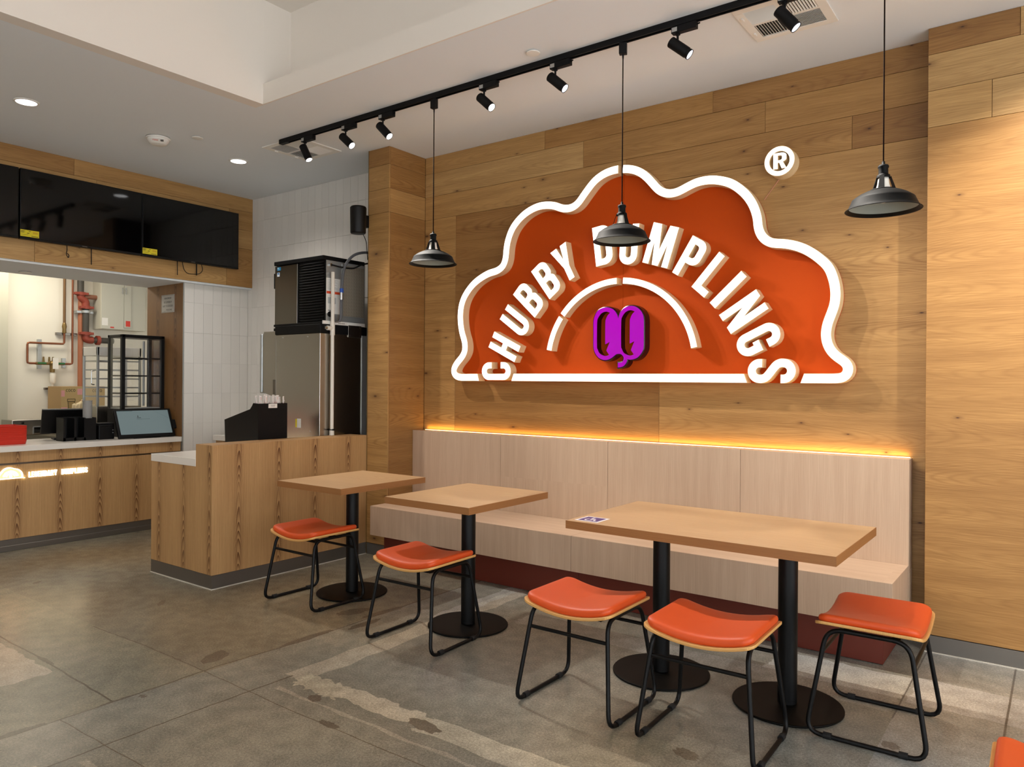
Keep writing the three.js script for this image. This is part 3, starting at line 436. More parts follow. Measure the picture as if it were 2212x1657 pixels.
{
  const t = thing('wall_sign', 'large illuminated orange dumpling shaped wall sign with white glowing outline and letters', 'sign', [SX, SY, zS]);
  const fine = new THREE.CatmullRomCurve3(RING.map(([x, y]) => V(x, y, 0)), false, 'centripetal').getSpacedPoints(420).map((p) => [p.x, p.y]);
  for (let k = 0; k < 3; k++) for (let i = 2; i < fine.length - 2; i++) { fine[i][0] = fine[i][0] * 0.5 + (fine[i - 1][0] + fine[i + 1][0]) * 0.25; fine[i][1] = fine[i][1] * 0.5 + (fine[i - 1][1] + fine[i + 1][1]) * 0.25; }
  const mid = fine.reduce((b, p, i) => (p[1] > 1.3 && Math.abs(p[0] + 0.009) < Math.abs(fine[b][0] + 0.009) ? i : b), 210), W = 0.052;
  const outer = fine.map((p, i) => { const a = fine[Math.max(0, i - 1)], b = fine[Math.min(fine.length - 1, i + 1)], l = Math.hypot(b[0] - a[0], b[1] - a[1]); return [p[0] - ((b[1] - a[1]) / l) * W * 0.53, p[1] + ((b[0] - a[0]) / l) * W * 0.53]; });
  const left = outer.slice(0, mid), right = outer.slice(mid);
  part('backing_panel', extrude(shape([...left, [-0.0095, 1.463], [-0.0095, -0.0225]]), 0.018), mat.signOrange, t, 'left half of the orange backing panel'); part('backing_panel', extrude(shape([[-0.0075, -0.0225], [-0.0075, 1.463], ...right]), 0.018), mat.signOrange, t, 'right half of the orange backing panel');
  const lit = (name, pts) => { const b = part(name, extrude(shape(pts), DEP - 0.003, 0.003).translate(0, 0, 0.018), mat.acrylic, t); part(name + '_face', extrude(shape(pts), 0.0022).translate(0, 0, 0.018 + DEP - 0.0006), mat.signGlow, b); };
  lit('outline_tube', ribbon(fine.slice(0, mid), W, [[-1.231, -0.019], [-1.247, 0.034]])); lit('outline_tube', ribbon(fine.slice(mid + 2), W, null, [[1.208, -0.022], [1.227, 0.030]]));
  lit('bottom_bar', [[-0.912, -0.018], [0.887, -0.022], [0.867, 0.03], [-0.892, 0.034]]);
  for (const [a0, a1] of [[169.6, 143.9], [141.3, 90.6], [85.5, 9.9]]) { const q = []; for (let k = 0; k <= 30; k++) { const a = lerp(a0, a1, k / 30) * Math.PI / 180; q.push([-0.0145 + 0.5665 * Math.cos(a), 0.1045 + 0.5665 * Math.sin(a)]); } lit('inner_arc', ribbon(q, 0.039)); }
  const LET = [['C', -.921, -.012, 90, .135, .278], ['H', -.887, .124, 64.5, .13, .274], ['U', -.805, .299, 55, .132, .27], ['B', -.702, .452, 47.7, .138, .27], ['B', -.571, .58, 37.6, .138, .27], ['Y', -.444, .681, 27.6, .146, .264], ['D', -.181, .784, 7.4, .136, .274], ['U', -.004, .782, -4, .133, .272], ['M', .175, .782, -17.6, .186, .27], ['P', .391, .697, -32, .13, .264], ['L', .525, .593, -41.5, .112, .274], ['I', .648, .483, -47.5, .049, .27], ['N', .71, .401, -57.8, .141, .271], ['G', .801, .242, -64.5, .137, .276], ['S', .894, .12, -90, .143, .283]];
  for (const [ch, x, y, rot, w, h] of LET) {
    const [gw, s] = glyph(ch), b = part('letter_' + ch.toLowerCase(), merge(scaled(s, w / gw, h, DEP - 0.003, 0.003)), mat.acrylic, t), f = part('letter_face', merge(scaled(s, w / gw, h, 0.0022, 0)), mat.signGlow, b);
    b.position.set(x, y, 0.018); b.rotation.z = rot * Math.PI / 180; f.position.z = DEP - 0.0006;
  }
  const E = [[-.198, .311], [-.199, .391], [-.193, .427], [-.174, .463], [-.144, .485], [-.099, .493], [-.058, .484], [-.032, .466], [-.013, .439], [-.003, .412], [.005, .441], [.023, .466], [.052, .486], [.088, .493], [.127, .486], [.159, .464], [.179, .436], [.188, .4], [.189, .311], [.189, .222], [.183, .19], [.162, .159], [.134, .138], [.094, .129], [.066, .133], [.062, .112], [.044, .09], [.023, .08], [-.004, .076], [-.004, .11], [.019, .111], [.033, .119], [.04, .135], [.037, .151], [.022, .166], [.002, .17], [-.018, .167], [-.037, .154], [-.059, .14], [-.088, .13], [-.118, .13], [-.153, .144], [-.179, .171], [-.193, .201], [-.198, .231]];
  const H1 = [[-.17, .39], [-.162, .423], [-.14, .451], [-.114, .463], [-.091, .463], [-.067, .454], [-.087, .436], [-.1, .41], [-.104, .387], [-.104, .238], [-.069, .253], [-.095, .194], [-.072, .164], [-.096, .157], [-.122, .162], [-.149, .177], [-.164, .204], [-.17, .231]], H2 = H1.map(([x, y]) => [x + 0.189, y]);
  const soft = (pts, sharp) => { const n = pts.length, o = []; for (let i = 0; i < n; i++) { const b = pts[i], c = pts[(i + 1) % n], a = pts[(i + n - 1) % n], d = pts[(i + 2) % n]; const sb = sharp.includes(i), sc = sharp.includes((i + 1) % n); for (let k = 0; k < 4; k++) { const u = k / 4, m0 = sb ? 0 : 0.5, m1 = sc ? 0 : 0.5, r = []; for (let j = 0; j < 2; j++) { const t0 = m0 ? (c[j] - a[j]) * 0.5 : c[j] - b[j], t1 = m1 ? (d[j] - b[j]) * 0.5 : c[j] - b[j]; r.push((2 * u ** 3 - 3 * u * u + 1) * b[j] + (u ** 3 - 2 * u * u + u) * t0 + (-2 * u ** 3 + 3 * u * u) * c[j] + (u ** 3 - u * u) * t1); } o.push(r); } } return o; };
  const sE = soft(E, [9, 18, 24, 28, 29]), sH = [H1, H2].map((q) => soft(q, [5, 9, 10, 11, 12]));
  const em = part('emblem', extrude(shape(sE, sH), 0.064, 0.0085).translate(0, 0, 0.019), mat.purpleSide, t, 'glossy purple twin loop emblem with dark sides');
  part('emblem_face', extrude(shape(sE, sH), 0.0015).translate(0, 0, 0.0912), mat.purple, em, 'glossy purple face');
  const r = thing('registered_mark_sign', 'small round glowing registered trademark sign above the right side of the big sign', 'sign', [SX + 1.074, SY + 1.307, zS]), ring = (a, b) => { const s = new THREE.Shape(); s.absarc(0, 0, a, 0, Math.PI * 2); const h = new THREE.Path(); h.absarc(0, 0, b, 0, Math.PI * 2, true); s.holes.push(h); return s; };
  const disc = new THREE.Shape(); disc.absarc(0, 0, 0.091, 0, Math.PI * 2);
  part('backing_disc', extrude(disc, 0.014, 0, { curveSegments: 40 }), mat.acrylic, r); const rb = part('ring', extrude(ring(0.089, 0.06), 0.073, 0.001, { curveSegments: 40 }).translate(0, 0, 0.015), mat.acrylic, r); part('ring_face', extrude(ring(0.087, 0.061), 0.002, 0, { curveSegments: 40 }).translate(0, 0, 0.0885), mat.signGlow, rb);
  const [gw, gs] = glyph('R'), rr = part('letter_r', merge(scaled(gs, 0.076 / gw, 0.094, 0.07, 0.001)), mat.acrylic, r), rf = part('letter_face', merge(scaled(gs, 0.076 / gw, 0.094, 0.002, 0)), mat.signGlow, rr); rr.position.set(-0.036, -0.045, 0.015); rf.position.z = 0.0715;
  part('cable', tube([V(-0.026, -0.086, 0.004), V(-0.115, -0.2, 0.004)], 0.003, { n: 3 }), S('#c98b6a', 0.5), r);
}
{ // small illuminated counter sign
  const c = thing('counter_sign', 'small glowing yellow dumpling logo and white LEGENDARY DUMPLINGS letters on the service counter front', 'sign', [-6.929, 0.592, -2.47], Math.PI / 2);
  const pts = []; for (let k = 0; k <= 120; k++) { const a = Math.PI * (1 - k / 120), lob = 0.006 * Math.abs(Math.sin(a * 2.5 + Math.PI / 2 * 0 + 0.0)); pts.push([Math.cos(a) * (0.092 + lob), Math.sin(a) * (0.088 + lob * 1.6)]); }
  const logo = part('logo_outline', extrude(shape([[-0.108, 0], ...pts, [0.108, 0]]), 0.012), mat.counterGlow, c, 'white outline of the dumpling logo');
  part('logo_fill', extrude(shape([[-0.084, 0.009], ...pts.map(([x, y]) => [x * 0.83, 0.009 + y * 0.82]), [0.084, 0.009]]), 0.001).translate(0, 0, 0.0122), mat.counterYellow, logo, 'yellow dumpling logo');
  const w = []; for (let k = 0; k <= 30; k++) { const a = Math.PI * (0.93 - 0.86 * k / 30); w.push([0.05 * Math.cos(a), 0.012 + 0.048 * Math.sin(a)]); } part('logo_word', extrude(shape(ribbon(w, 0.017)), 0.001).translate(0, 0, 0.0134), mat.counterGlow, logo, 'white lettering band');
  const w2 = w.map(([x, y]) => [x * 0.62, 0.012 + (y - 0.012) * 0.62]); part('logo_arc', extrude(shape(ribbon(w2, 0.006)), 0.001).translate(0, 0, 0.0134), mat.counterGlow, logo, 'white arc'); part('logo_mark', cyl(0.011, 0.011, 0.001).rotateX(Math.PI / 2).translate(0, 0.023, 0.0138), mat.counterGlow, logo, 'white round mark');
  const word = (s, x0, x1, h) => { let adv = 0; const gl = [...s].map((ch) => { const g = glyph(ch), at = adv; adv += g[0] + 0.1; return [ch, g[1], at]; }); const k = (x1 - x0) / (adv - 0.1); for (const [ch, sh, at] of gl) { const m = part('letter_' + ch.toLowerCase(), merge(scaled(sh, k, h, 0.012, 0)), mat.counterGlow, c); m.position.set(x0 + at * k, 0, 0); } };
  word('LEGENDARY', 0.135, 0.352, 0.046); word('DUMPLINGS', 0.388, 0.6, 0.046);
  const l = new THREE.RectAreaLight('#fff2c8', 3, 0.68, 0.06); l.position.set(0.25, 0.03, 0.02); l.rotation.y = Math.PI; c.add(l);
}

/* ---------- pendants, track ---------- */
const zTrack = -3.625;
function makePendant(label) {
  const t = thing('pendant_lamp', label, 'pendant lamp', [0, 0, zTrack], 0, 'black pendant lamps hanging from the track');
  part('shade', lathe([[0.050, 0.085], [0.075, 0.078], [0.1, 0.066], [0.120, 0.052], [0.1275, 0.046], [0.1285, 0.042], [0.141, 0.014], [0.150, 0.003], [0.156, 0.0], [0.1565, -0.0015], [0.155, -0.003], [0.149, 0.0], [0.139, 0.012]], 64), mat.shadeOut, t);
  part('shade_lining', lathe([[0.1555, -0.0025], [0.149, 0.0015], [0.1385, 0.013], [0.1265, 0.041], [0.118, 0.05], [0.098, 0.064], [0.073, 0.076], [0.046, 0.083]], 64), mat.shadeIn, t, 'grey lining of the shade');
  part('collar', lathe([[0.044, 0.083], [0.053, 0.084], [0.054, 0.088], [0.046, 0.09]], 40), mat.shadeOut, t);
  for (let k = 0; k < 3; k++) { const g = extrude(shape([[-0.013, 0], [0.013, 0], [0.009, 0.062], [-0.009, 0.062]]), 0.003); const m = part('strut', g, mat.shadeOut, t); const h = new THREE.Group(); m.rotation.set(-0.33, 0, 0); m.position.set(0, 0.087, 0.047); const a = k * 2.094 + 0.75; m.rotation.order = 'YXZ'; m.rotation.y = a; m.position.set(Math.sin(a) * 0.047, 0.087, Math.cos(a) * 0.047); }
  part('socket_cup', lathe([[0.033, 0.09], [0.029, 0.096], [0.0245, 0.112], [0.0225, 0.13], [0.022, 0.142], [0, 0.142]], 36), mat.porcelain, t, 'white socket cup');
  part('holder', lathe([[0.0, 0.148], [0.0265, 0.1475], [0.0275, 0.142], [0.029, 0.139], [0.027, 0.152], [0.0215, 0.154], [0.02, 0.158], [0.0195, 0.182], [0.0225, 0.185], [0.0225, 0.192], [0.019, 0.197], [0.007, 0.199], [0.0065, 0.212], [0.004, 0.214], [0, 0.214]].filter((_, i) => i !== 2), 36), mat.shadeOut, t);
  part('bulb', new THREE.SphereGeometry(0.026, 20, 14).translate(0, 0.055, 0), S('#e8e4da', 0.2), t, 'unlit round bulb');
  part('cord', tube([V(0, 0.212, 0), V(0, 1.0, 0)], 0.0032, { n: 4 }), mat.cord, t);
  part('track_adapter', merge([bx(-0.021, 0.021, 1.018, 1.08, -0.016, 0.016, 0.003), cyl(0.006, 0.004, 0.026, 12).translate(0, 1.006, 0)]), mat.black, t);
  return t;
}
const p0 = makePendant('black pendant lamp hanging near the left column'); p0.position.set(-3.336, 2.182, zTrack);
copy(p0, [-1.948, 2.182, zTrack], 0.35, 'black pendant lamp hanging in front of the big sign'); copy(p0, [-0.652, 2.182, zTrack], 1.35, 'black pendant lamp hanging right of the big sign');
{
  const t = thing('lighting_track', 'long black ceiling track that carries spotlights and pendant lamps', 'lighting track', [-1.6, yC, zTrack]);
  part('rail', merge([bx(-3.354, 2.8, -0.012, 0, -0.017, 0.017), bx(-3.354, 2.8, -0.034, -0.011, -0.017, -0.010), bx(-3.354, 2.8, -0.034, -0.011, 0.010, 0.017)]), mat.black, t); part('end_feed', bx(-3.36, -3.26, -0.036, -0.001, -0.0185, 0.0185, 0.003), mat.black, t);
}
function makeHead(label, x, yaw, pitch, dim) {
  const t = thing('track_spotlight', label, 'spotlight', [x, 0, zTrack], 0, 'black spotlights on the ceiling track');
  part('adapter', bx(-0.03, 0.105, yC - 0.0705, yC - 0.0355, -0.0165, 0.0165, 0.002), mat.black, t); part('label', bx(-0.026, 0.003, yC - 0.064, yC - 0.042, 0.0165, 0.0172), mat.galv, t, 'small silver label'); part('lever', tube([V(0.1, yC - 0.052, 0), V(0.122, yC - 0.05, 0.004)], 0.004, { n: 3 }), mat.black, t);
  part('stem', merge([cyl(0.006, 0.006, 0.075, 14).translate(0, yC - 0.1, 0), cyl(0.012, 0.014, 0.012, 16).translate(0, yC - 0.072, 0)]), mat.black, t);
  const b = part('lamp_body', lathe([[0, -0.046], [0.027, -0.046], [0.0285, -0.044], [0.0285, 0.062], [0.026, 0.063], [0.026, 0.072], [0.0275, 0.073], [0.0275, 0.083], [0.0245, 0.083], [0.0245, 0.078]], 36), mat.black, t);
  const th = pitch * Math.PI / 180, ps = yaw * Math.PI / 180, d = V(Math.sin(ps) * Math.cos(th), -Math.sin(th), -Math.cos(ps) * Math.cos(th));
  b.quaternion.setFromUnitVectors(V(0, 1, 0), d); b.position.set(0, yC - 0.138, 0); part('lens', cyl(0.0245, 0.0245, 0.003, 28).translate(0, 0.0795, 0), dim ? mat.lensDim : mat.lens, b, 'bright lens');
  const l = new THREE.SpotLight('#fff7ec', LAMP.track, 0, 0.62, 0.75, 2); l.position.copy(b.position).addScaledVector(d, 0.088); l.target.position.copy(b.position).addScaledVector(d, 1); l.castShadow = true; l.shadow.radius = 1.2; t.add(l, l.target); return t;
}
makeHead('black track spotlight at the far left end of the track', -4.66, 76, 62); makeHead('black track spotlight, second from the far left end of the track', -4.2, 84, 41); makeHead('black track spotlight just left of the left pendant lamp', -3.815, 81, 46);
makeHead('black track spotlight just right of the left pendant lamp', -2.917, 90, 42); makeHead('black track spotlight just left of the middle pendant lamp', -2.388, 80, 42, 1); makeHead('black track spotlight just right of the middle pendant lamp', -1.63, 77, 40, 1); makeHead('black track spotlight in front of the right ceiling vent', -1.085, 82, 51, 1); makeHead('black track spotlight above the frame, beside the right pendant lamp', -0.42, 60, 48, 1); makeHead('black track spotlight above the frame, at the right end of the track', 0.3, -20, 45, 1);
for (const [x, z, l] of [[-5.7, -2.115, 'round recessed downlight at the left side of the ceiling'], [-5.727, -3.757, 'round recessed downlight in front of the black menu screens near the white tiles'], [-5.7, -0.47, 'round recessed downlight behind the left edge of the photo']]) {
  const t = thing('downlight', l, 'ceiling light', [x, yC, z]); part('trim_ring', lathe([[0.062, -0.001], [0.064, -0.006], [0.074, -0.006], [0.077, -0.003], [0.077, 0]], 40), mat.white, t); part('diffuser', cyl(0.063, 0.063, 0.004, 36).translate(0, -0.003, 0), glow('#ffffff', 4), t);
  const s = new THREE.SpotLight('#fff8f0', LAMP.down, 0, 1.2, 0.8, 2); s.position.y = -0.012; s.target.position.y = -1; s.castShadow = true; s.shadow.radius = 5; t.add(s, s.target);
}

/* ---------- menu screens ---------- */
function printed(w, h, draw, k = 256) { return S('#ffffff', 0.6, { map: canvasTex(Math.round(k), Math.round((k * h) / w), draw) }); }
function plate(w, h, d = 0.001) { const g = new THREE.BoxGeometry(w, h, d), p = g.attributes.position, uv = g.attributes.uv; for (let i = 0; i < p.count; i++) uv.setXY(i, p.getX(i) / w + 0.5, p.getY(i) / h + 0.5); return g; }   // a printed plate facing +z
const energyMat = printed(0.135, 0.054, (g, w, h) => { g.fillStyle = '#d9c71c'; g.fillRect(0, 0, w, h); g.fillStyle = '#2a2608'; for (let i = 0; i < 4; i++) g.fillRect(8, 10 + i * 11, 58 - (i % 2) * 16, 5); g.fillRect(90, 44, 34, 9); g.fillRect(112, 16, 30, 7); g.fillStyle = '#c9a515'; g.fillRect(170, 20, 70, 30); g.fillStyle = '#2a2608'; g.fillRect(150, h - 18, 96, 8); g.fillRect(8, h - 30, 100, 4); });
{
  const rows = [['black menu screen at the left edge of the photo', -1.965, 0], ['black menu screen in the middle of the row above the serving hatch', -2.96, 1], ['black menu screen at the right end of the row above the serving hatch', -3.95, 2]];
  for (const [label, z, k] of rows) {
    const t = thing('menu_screen', label, 'screen', [xF + 0.02, 2.824, z], Math.PI / 2, 'black menu screens in a row');
    part('body', bx(-0.4925, 0.4925, -0.284, 0.284, 0.004, 0.046, 0.004), mat.plastic, t); part('screen', bx(-0.486, 0.486, -0.268, 0.279, 0.046, 0.0485, 0.001), mat.blackGloss, t, 'glossy black screen'); part('bottom_bezel', bx(-0.49, 0.49, -0.284, -0.268, 0.046, 0.051, 0.002), mat.plastic, t);
    part('maker_mark', bx(-0.02, 0.02, -0.279, -0.274, 0.051, 0.0516), mat.steelDark, t); part('wall_mount', bx(-0.2, 0.2, -0.15, 0.15, -0.02, 0.004), mat.black, t);
    if (k) { const e = part('energy_label', plate(0.137, 0.054), energyMat, t, 'yellow energy label'); e.position.set(-0.423, -0.236, 0.049); }
    if (k === 1) { part('cord', hose([V(0.134 - 0.265, -0.27, 0.02), V(-0.13, -0.32, 0.022), V(-0.135, -0.36, 0.025), V(-0.122, -0.385, 0.028), V(-0.118, -0.365, 0.028), V(-0.129, -0.35, 0.025)], 0.0035), mat.black, t); part('cord', tube([V(0.067, -0.27, 0.02), V(0.067, -0.42, 0.022)], 0.0042, { n: 4 }), mat.black, t); }
    if (k === 2) { part('cord', tube([V(-0.143, -0.27, 0.02), V(-0.143, -0.415, 0.022)], 0.004, { n: 4 }), mat.black, t); part('cord', tube([V(0.052, -0.27, 0.02), V(0.052, -0.395, 0.022)], 0.006, { n: 4 }), mat.black, t); part('cord', hose([V(-0.095, -0.27, 0.02), V(-0.08, -0.35, 0.024), V(-0.05, -0.385, 0.028), V(0.02, -0.388, 0.03), V(0.08, -0.375, 0.028), V(0.11, -0.34, 0.025), V(0.1, -0.27, 0.02)], 0.0035), mat.black, t); }
  }
  const m = printed(0.24, 0.178, (g, w, h) => { g.fillStyle = '#b9b4ad'; g.fillRect(0, 0, w, h); g.strokeStyle = '#8a847c'; g.lineWidth = 5; g.strokeRect(7, 7, w - 14, h - 14); g.fillStyle = '#3c3833'; g.textAlign = 'center'; g.font = 'bold 27px sans-serif'; ['MAXIMUM', 'OCCUPANCY', 'NOT TO EXCEED'].forEach((s, i) => g.fillText(s, w / 2, 46 + i * 42, w - 40)); g.fillText('____ PERSONS', w / 2, 46 + 3 * 42, w - 40); });
  solo('occupancy_sign', plate(0.238, 0.176, 0.004), m, 'small grey MAXIMUM OCCUPANCY sign on the wooden side of the serving hatch', 'sign', [-7.187, 2.171, -3.938]);
}

/* ---------- ceiling fittings ---------- */
{
  const sm = printed(0.1, 0.04, (g, w, h) => { g.fillStyle = '#ddd8cf'; g.fillRect(0, 0, w, h); g.fillStyle = '#c2473a'; g.font = 'bold 54px sans-serif'; g.fillText('FIRE', 20, 70); g.fillStyle = '#2b2a28'; g.fillRect(180, 18, 60, 60); g.fillStyle = '#ddd8cf'; g.fillRect(196, 34, 12, 12); g.fillRect(214, 50, 14, 10); });
  const t = thing('smoke_detector', 'round white smoke detector marked FIRE on the ceiling', 'smoke detector', [-5.69, yC, -3.03]);
  part('base', lathe([[0, 0], [0.088, 0], [0.088, -0.012], [0.082, -0.016], [0, -0.016]], 44), mat.white, t); part('dome', lathe([[0.08, -0.014], [0.076, -0.03], [0.062, -0.05], [0.048, -0.058], [0, -0.06]], 44), mat.white, t);
  const lb = part('warning_label', plate(0.09, 0.026), sm, t, 'FIRE warning print'); const yw = 1.05; lb.rotation.order = 'YXZ'; lb.rotation.set(0.75, yw, 0); lb.position.set(Math.sin(yw) * 0.071, -0.0405, Math.cos(yw) * 0.071);
  for (const [x, z, l] of [[-5.425, -3.2, 'small round white ceiling cap beside the smoke detector'], [-2.455, -3.494, 'round white ceiling cap above the lighting track']]) solo('ceiling_disc', lathe([[0, -0.012], [0.036, -0.012], [0.041, -0.009], [0.041, -0.006], [0.028, 0], [0, 0]], 36), mat.white, l, 'ceiling disc', [x, yC, z], 'round white ceiling discs');
  solo('ceiling_disc', lathe([[0, -0.011], [0.046, -0.011], [0.05, -0.007], [0.05, -0.004], [0.03, 0], [0, 0]], 36), mat.white, 'round white cap in the soffit over the serving hatch', 'ceiling disc', [-7.4, yF - 0.0165, -2.745], 'round white ceiling discs');
  const vent = (label, x, z, w, d, flip) => {
    const v = thing('ceiling_vent', label, 'vent', [x, yC, z]), f = 0.045, hw = w / 2, hd = d / 2;
    part('frame', merge([bx(-hw, hw, -0.008, 0, hd - f, hd, 0.002), bx(-hw, hw, -0.008, 0, -hd, -hd + f, 0.002), bx(-hw, -hw + f, -0.008, 0, -hd + f, hd - f), bx(hw - f, hw, -0.008, 0, -hd + f, hd - f), bx(-0.011, 0.011, -0.006, 0, -hd + f, hd - f), bx(-hw + f, hw - f, -0.0061, 0, -0.011, 0.011)]), mat.white, v);
    part('duct', bx(-hw + 0.02, hw - 0.02, -0.0008, 0.0, -hd + 0.02, hd - 0.02), S('#3a3b38', 0.9), v);
    const q = [[-1, -1, 0], [1, -1, 1], [-1, 1, 1], [1, 1, 0]], qw = hw - f - 0.011, qd = hd - f - 0.011;
    for (const [sx, sz, dir] of q) { const n = 11, along = (dir + flip) % 2; for (let k = 0; k < n; k++) { const g = along ? bx(-0.0045, 0.0045, -0.0008, 0.0004, -qd / 2, qd / 2) : bx(-qw / 2, qw / 2, -0.0008, 0.0004, -0.0045, 0.0045); if (along) g.rotateZ(sx * 0.8); else g.rotateX(sz * -0.8); const m = part('louver', g, mat.white, v), o = (k + 0.5) / n - 0.5; m.position.set(sx * (0.011 + qw / 2) + (along ? o * qw : 0), -0.0056, sz * (0.011 + qd / 2) + (along ? 0 : o * qd)); } }
    for (const s of [-1, 1]) part('damper_tab', bx(-hw + 0.02, -hw + 0.028, -0.016, -0.006, s * 0.1 - 0.015, s * 0.1 + 0.015), mat.white, v);
  };
  vent('square white ceiling vent behind the far end of the track', -5.0, -3.86, 0.45, 0.44, 0); vent('square white ceiling vent at the top right, behind a black spotlight', -1.164, -3.9, 0.42, 0.41, 1);
}

/* ---------- ice machine ---------- */
{
  const b = thing('ice_bin', 'tall brushed steel ice storage bin standing behind the half wall', 'ice bin', [-5.13, 0, -4.17]), X = 5.13, Z = 4.17;
  part('cabinet', bx(-5.42 + X, -4.84 + X, 0.14, 1.80, -4.42 + Z, -3.926 + Z, 0.004), mat.steel, b); part('top_rim', bx(-5.425 + X, -4.835 + X, 1.8, 1.873, -4.425 + Z, -3.918 + Z, 0.006), mat.black, b, 'black top rim');
  part('door', extrude(shape([[-5.425, 1.26], [-5.63, 1.31], [-5.64, 1.78], [-5.62, 1.835], [-5.425, 1.835]].map(([x, y]) => [x + X, y])), 0.46).translate(0, 0, -4.41 + Z), mat.steel, b, 'sloping steel door'); part('door_handle', bx(-5.672 + X, -5.638 + X, 1.3, 1.82, -4.38 + Z, -3.94 + Z, 0.014), mat.galv, b, 'silver door edge'); part('hinge', bx(-5.46 + X, -5.43 + X, 1.835, 1.86, -4.4 + Z, -3.93 + Z, 0.004), mat.black, b);
  part('seam', bx(-5.419 + X, -5.416 + X, 0.2, 1.8, -3.9262 + Z, -3.9245 + Z), mat.steelDark, b); part('latch', bx(-5.47 + X, -5.43 + X, 1.29, 1.42, -3.95 + Z, -3.934 + Z, 0.003), mat.steelDark, b);
  for (const z of [-4.33, -4.0]) for (const x of [-5.36, -4.9]) part('leg', cyl(0.02, 0.016, 0.14, 14).translate(x + X, 0.07, z + Z), mat.steelDark, b);
  part('corner_post', bx(-4.84 + X, -4.832 + X, 0.2, 1.8, -4.42 + Z, -4.365 + Z, 0.003), mat.galv, b); part('bracket', merge([bx(-4.8395 + X, -4.832 + X, 1.78, 1.88, -4.36 + Z, -4.215 + Z, 0.002), ...[[1.795, -4.34], [1.795, -4.235], [1.865, -4.34], [1.865, -4.235]].map(([y, z]) => cyl(0.005, 0.005, 0.004, 10).rotateZ(Math.PI / 2).translate(-4.83 + X, y, z + Z))]), mat.steelDark, b);
  const y = part('energy_label', plate(0.05, 0.075), mat.white, b, 'small white label'); y.position.set(-5.1 + X, 1.06, -3.925 + Z); const yl = part('warning_label', plate(0.02, 0.07), mat.yellow, b, 'small yellow label'); yl.position.set(-5.137 + X, 1.06, -3.925 + Z);
  for (const [x, yy] of [[-5.33, 1.775], [-5.0, 1.775], [-5.3, 1.24], [-4.96, 1.0]]) part('screw', cyl(0.006, 0.006, 0.003, 10).rotateX(Math.PI / 2).translate(x + X, yy, -3.9245 + Z), mat.chrome, b);

  const h = thing('ice_maker', 'steel and black ice maker unit with louvred grille, on top of the ice bin', 'ice maker', [-5.16, 1.873, -4.18]), A = 5.16, C = 4.18;
  part('casing', bx(-5.48 + A, -4.845 + A, 0, 0.535, -4.4 + C, -3.985 + C, 0.003), mat.black, h); part('front_panel', bx(-5.482 + A, -5.178 + A, 0.015, 0.52, -3.985 + C, -3.957 + C, 0.004), mat.steelDark, h, 'brushed steel front panel'); part('top_cap', bx(-5.488 + A, -4.838 + A, 0.525, 0.56, -4.4 + C, -3.95 + C, 0.006), mat.black, h);
  part('base_strip', bx(-5.488 + A, -4.842 + A, 0, 0.02, -3.99 + C, -3.95 + C, 0.004), mat.black, h); part('grille_frame', bx(-5.176 + A, -4.846 + A, 0.02, 0.525, -3.985 + C, -3.975 + C), mat.black, h);
  for (let k = 0; k < 22; k++) { const g = new THREE.TubeGeometry(new THREE.CatmullRomCurve3([V(-0.165, 0, -0.012), V(-0.08, -0.004, 0.006), V(0.02, -0.005, 0.010), V(0.1, -0.003, 0.007), V(0.166, 0, -0.002)]), 10, 0.0062, 5); g.scale(1, 1.0, 1); const m = part('louver', g, mat.black, h); m.position.set(-5.011 + A, 0.04 + k * 0.0222, -3.966 + C); }
  part('side_handle', bx(-5.494 + A, -5.482 + A, 0.33, 0.46, -3.985 + C, -3.955 + C, 0.003), mat.black, h);
  for (const [yy, hh, col] of [[0.496, 0.03, 0], [0.447, 0.034, 1]]) { const m = part('logo_label', plate(col ? 0.034 : 0.048, hh), printed(0.05, 0.03, (g, w, q) => { g.fillStyle = col ? '#d8e2ec' : '#1b7fb0'; g.fillRect(0, 0, w, q); g.fillStyle = col ? '#2a6cb0' : '#d6ecf6'; if (col) { g.fillRect(40, 12, w - 80, q * 0.4); } else { g.fillRect(26, q * 0.22, w * 0.42, 22); g.fillRect(26, q * 0.62, w * 0.6, 12); } }), h, 'small blue label'); m.position.set((col ? -5.432 : -5.424) + A, yy, -3.9562 + C); }
  part('side_panel', bx(-4.845 + A, -4.839 + A, 0.03, 0.525, -4.4 + C, -3.985 + C), mat.galv, h, 'galvanised side panel'); part('drain_strip', bx(-4.845 + A, -4.833 + A, 0.002, 0.03, -4.4 + C, -3.95 + C, 0.002), mat.white, h, 'white strip marked BASE DRAIN');
  const dm = part('drain_label', plate(0.1, 0.018), printed(0.1, 0.018, (g, w, q) => { g.fillStyle = '#e8e4dc'; g.fillRect(0, 0, w, q); g.fillStyle = '#55504a'; g.font = 'bold 30px sans-serif'; g.fillText('BASE DRAIN', 20, 34); }), h); dm.rotation.y = Math.PI / 2; dm.position.set(-4.8325 + A, 0.015, -4.15 + C);
  const fl = dataTex(64, 64, (x, yv, c) => { const v = 120 + 70 * Math.pow(Math.abs(Math.sin(x * 900) * Math.sin(yv * 900)), 0.6) + 18 * N2(x * 60, yv * 60); c[0] = v; c[1] = v * 0.94; c[2] = v * 0.84; }, 0.028, 0.028);
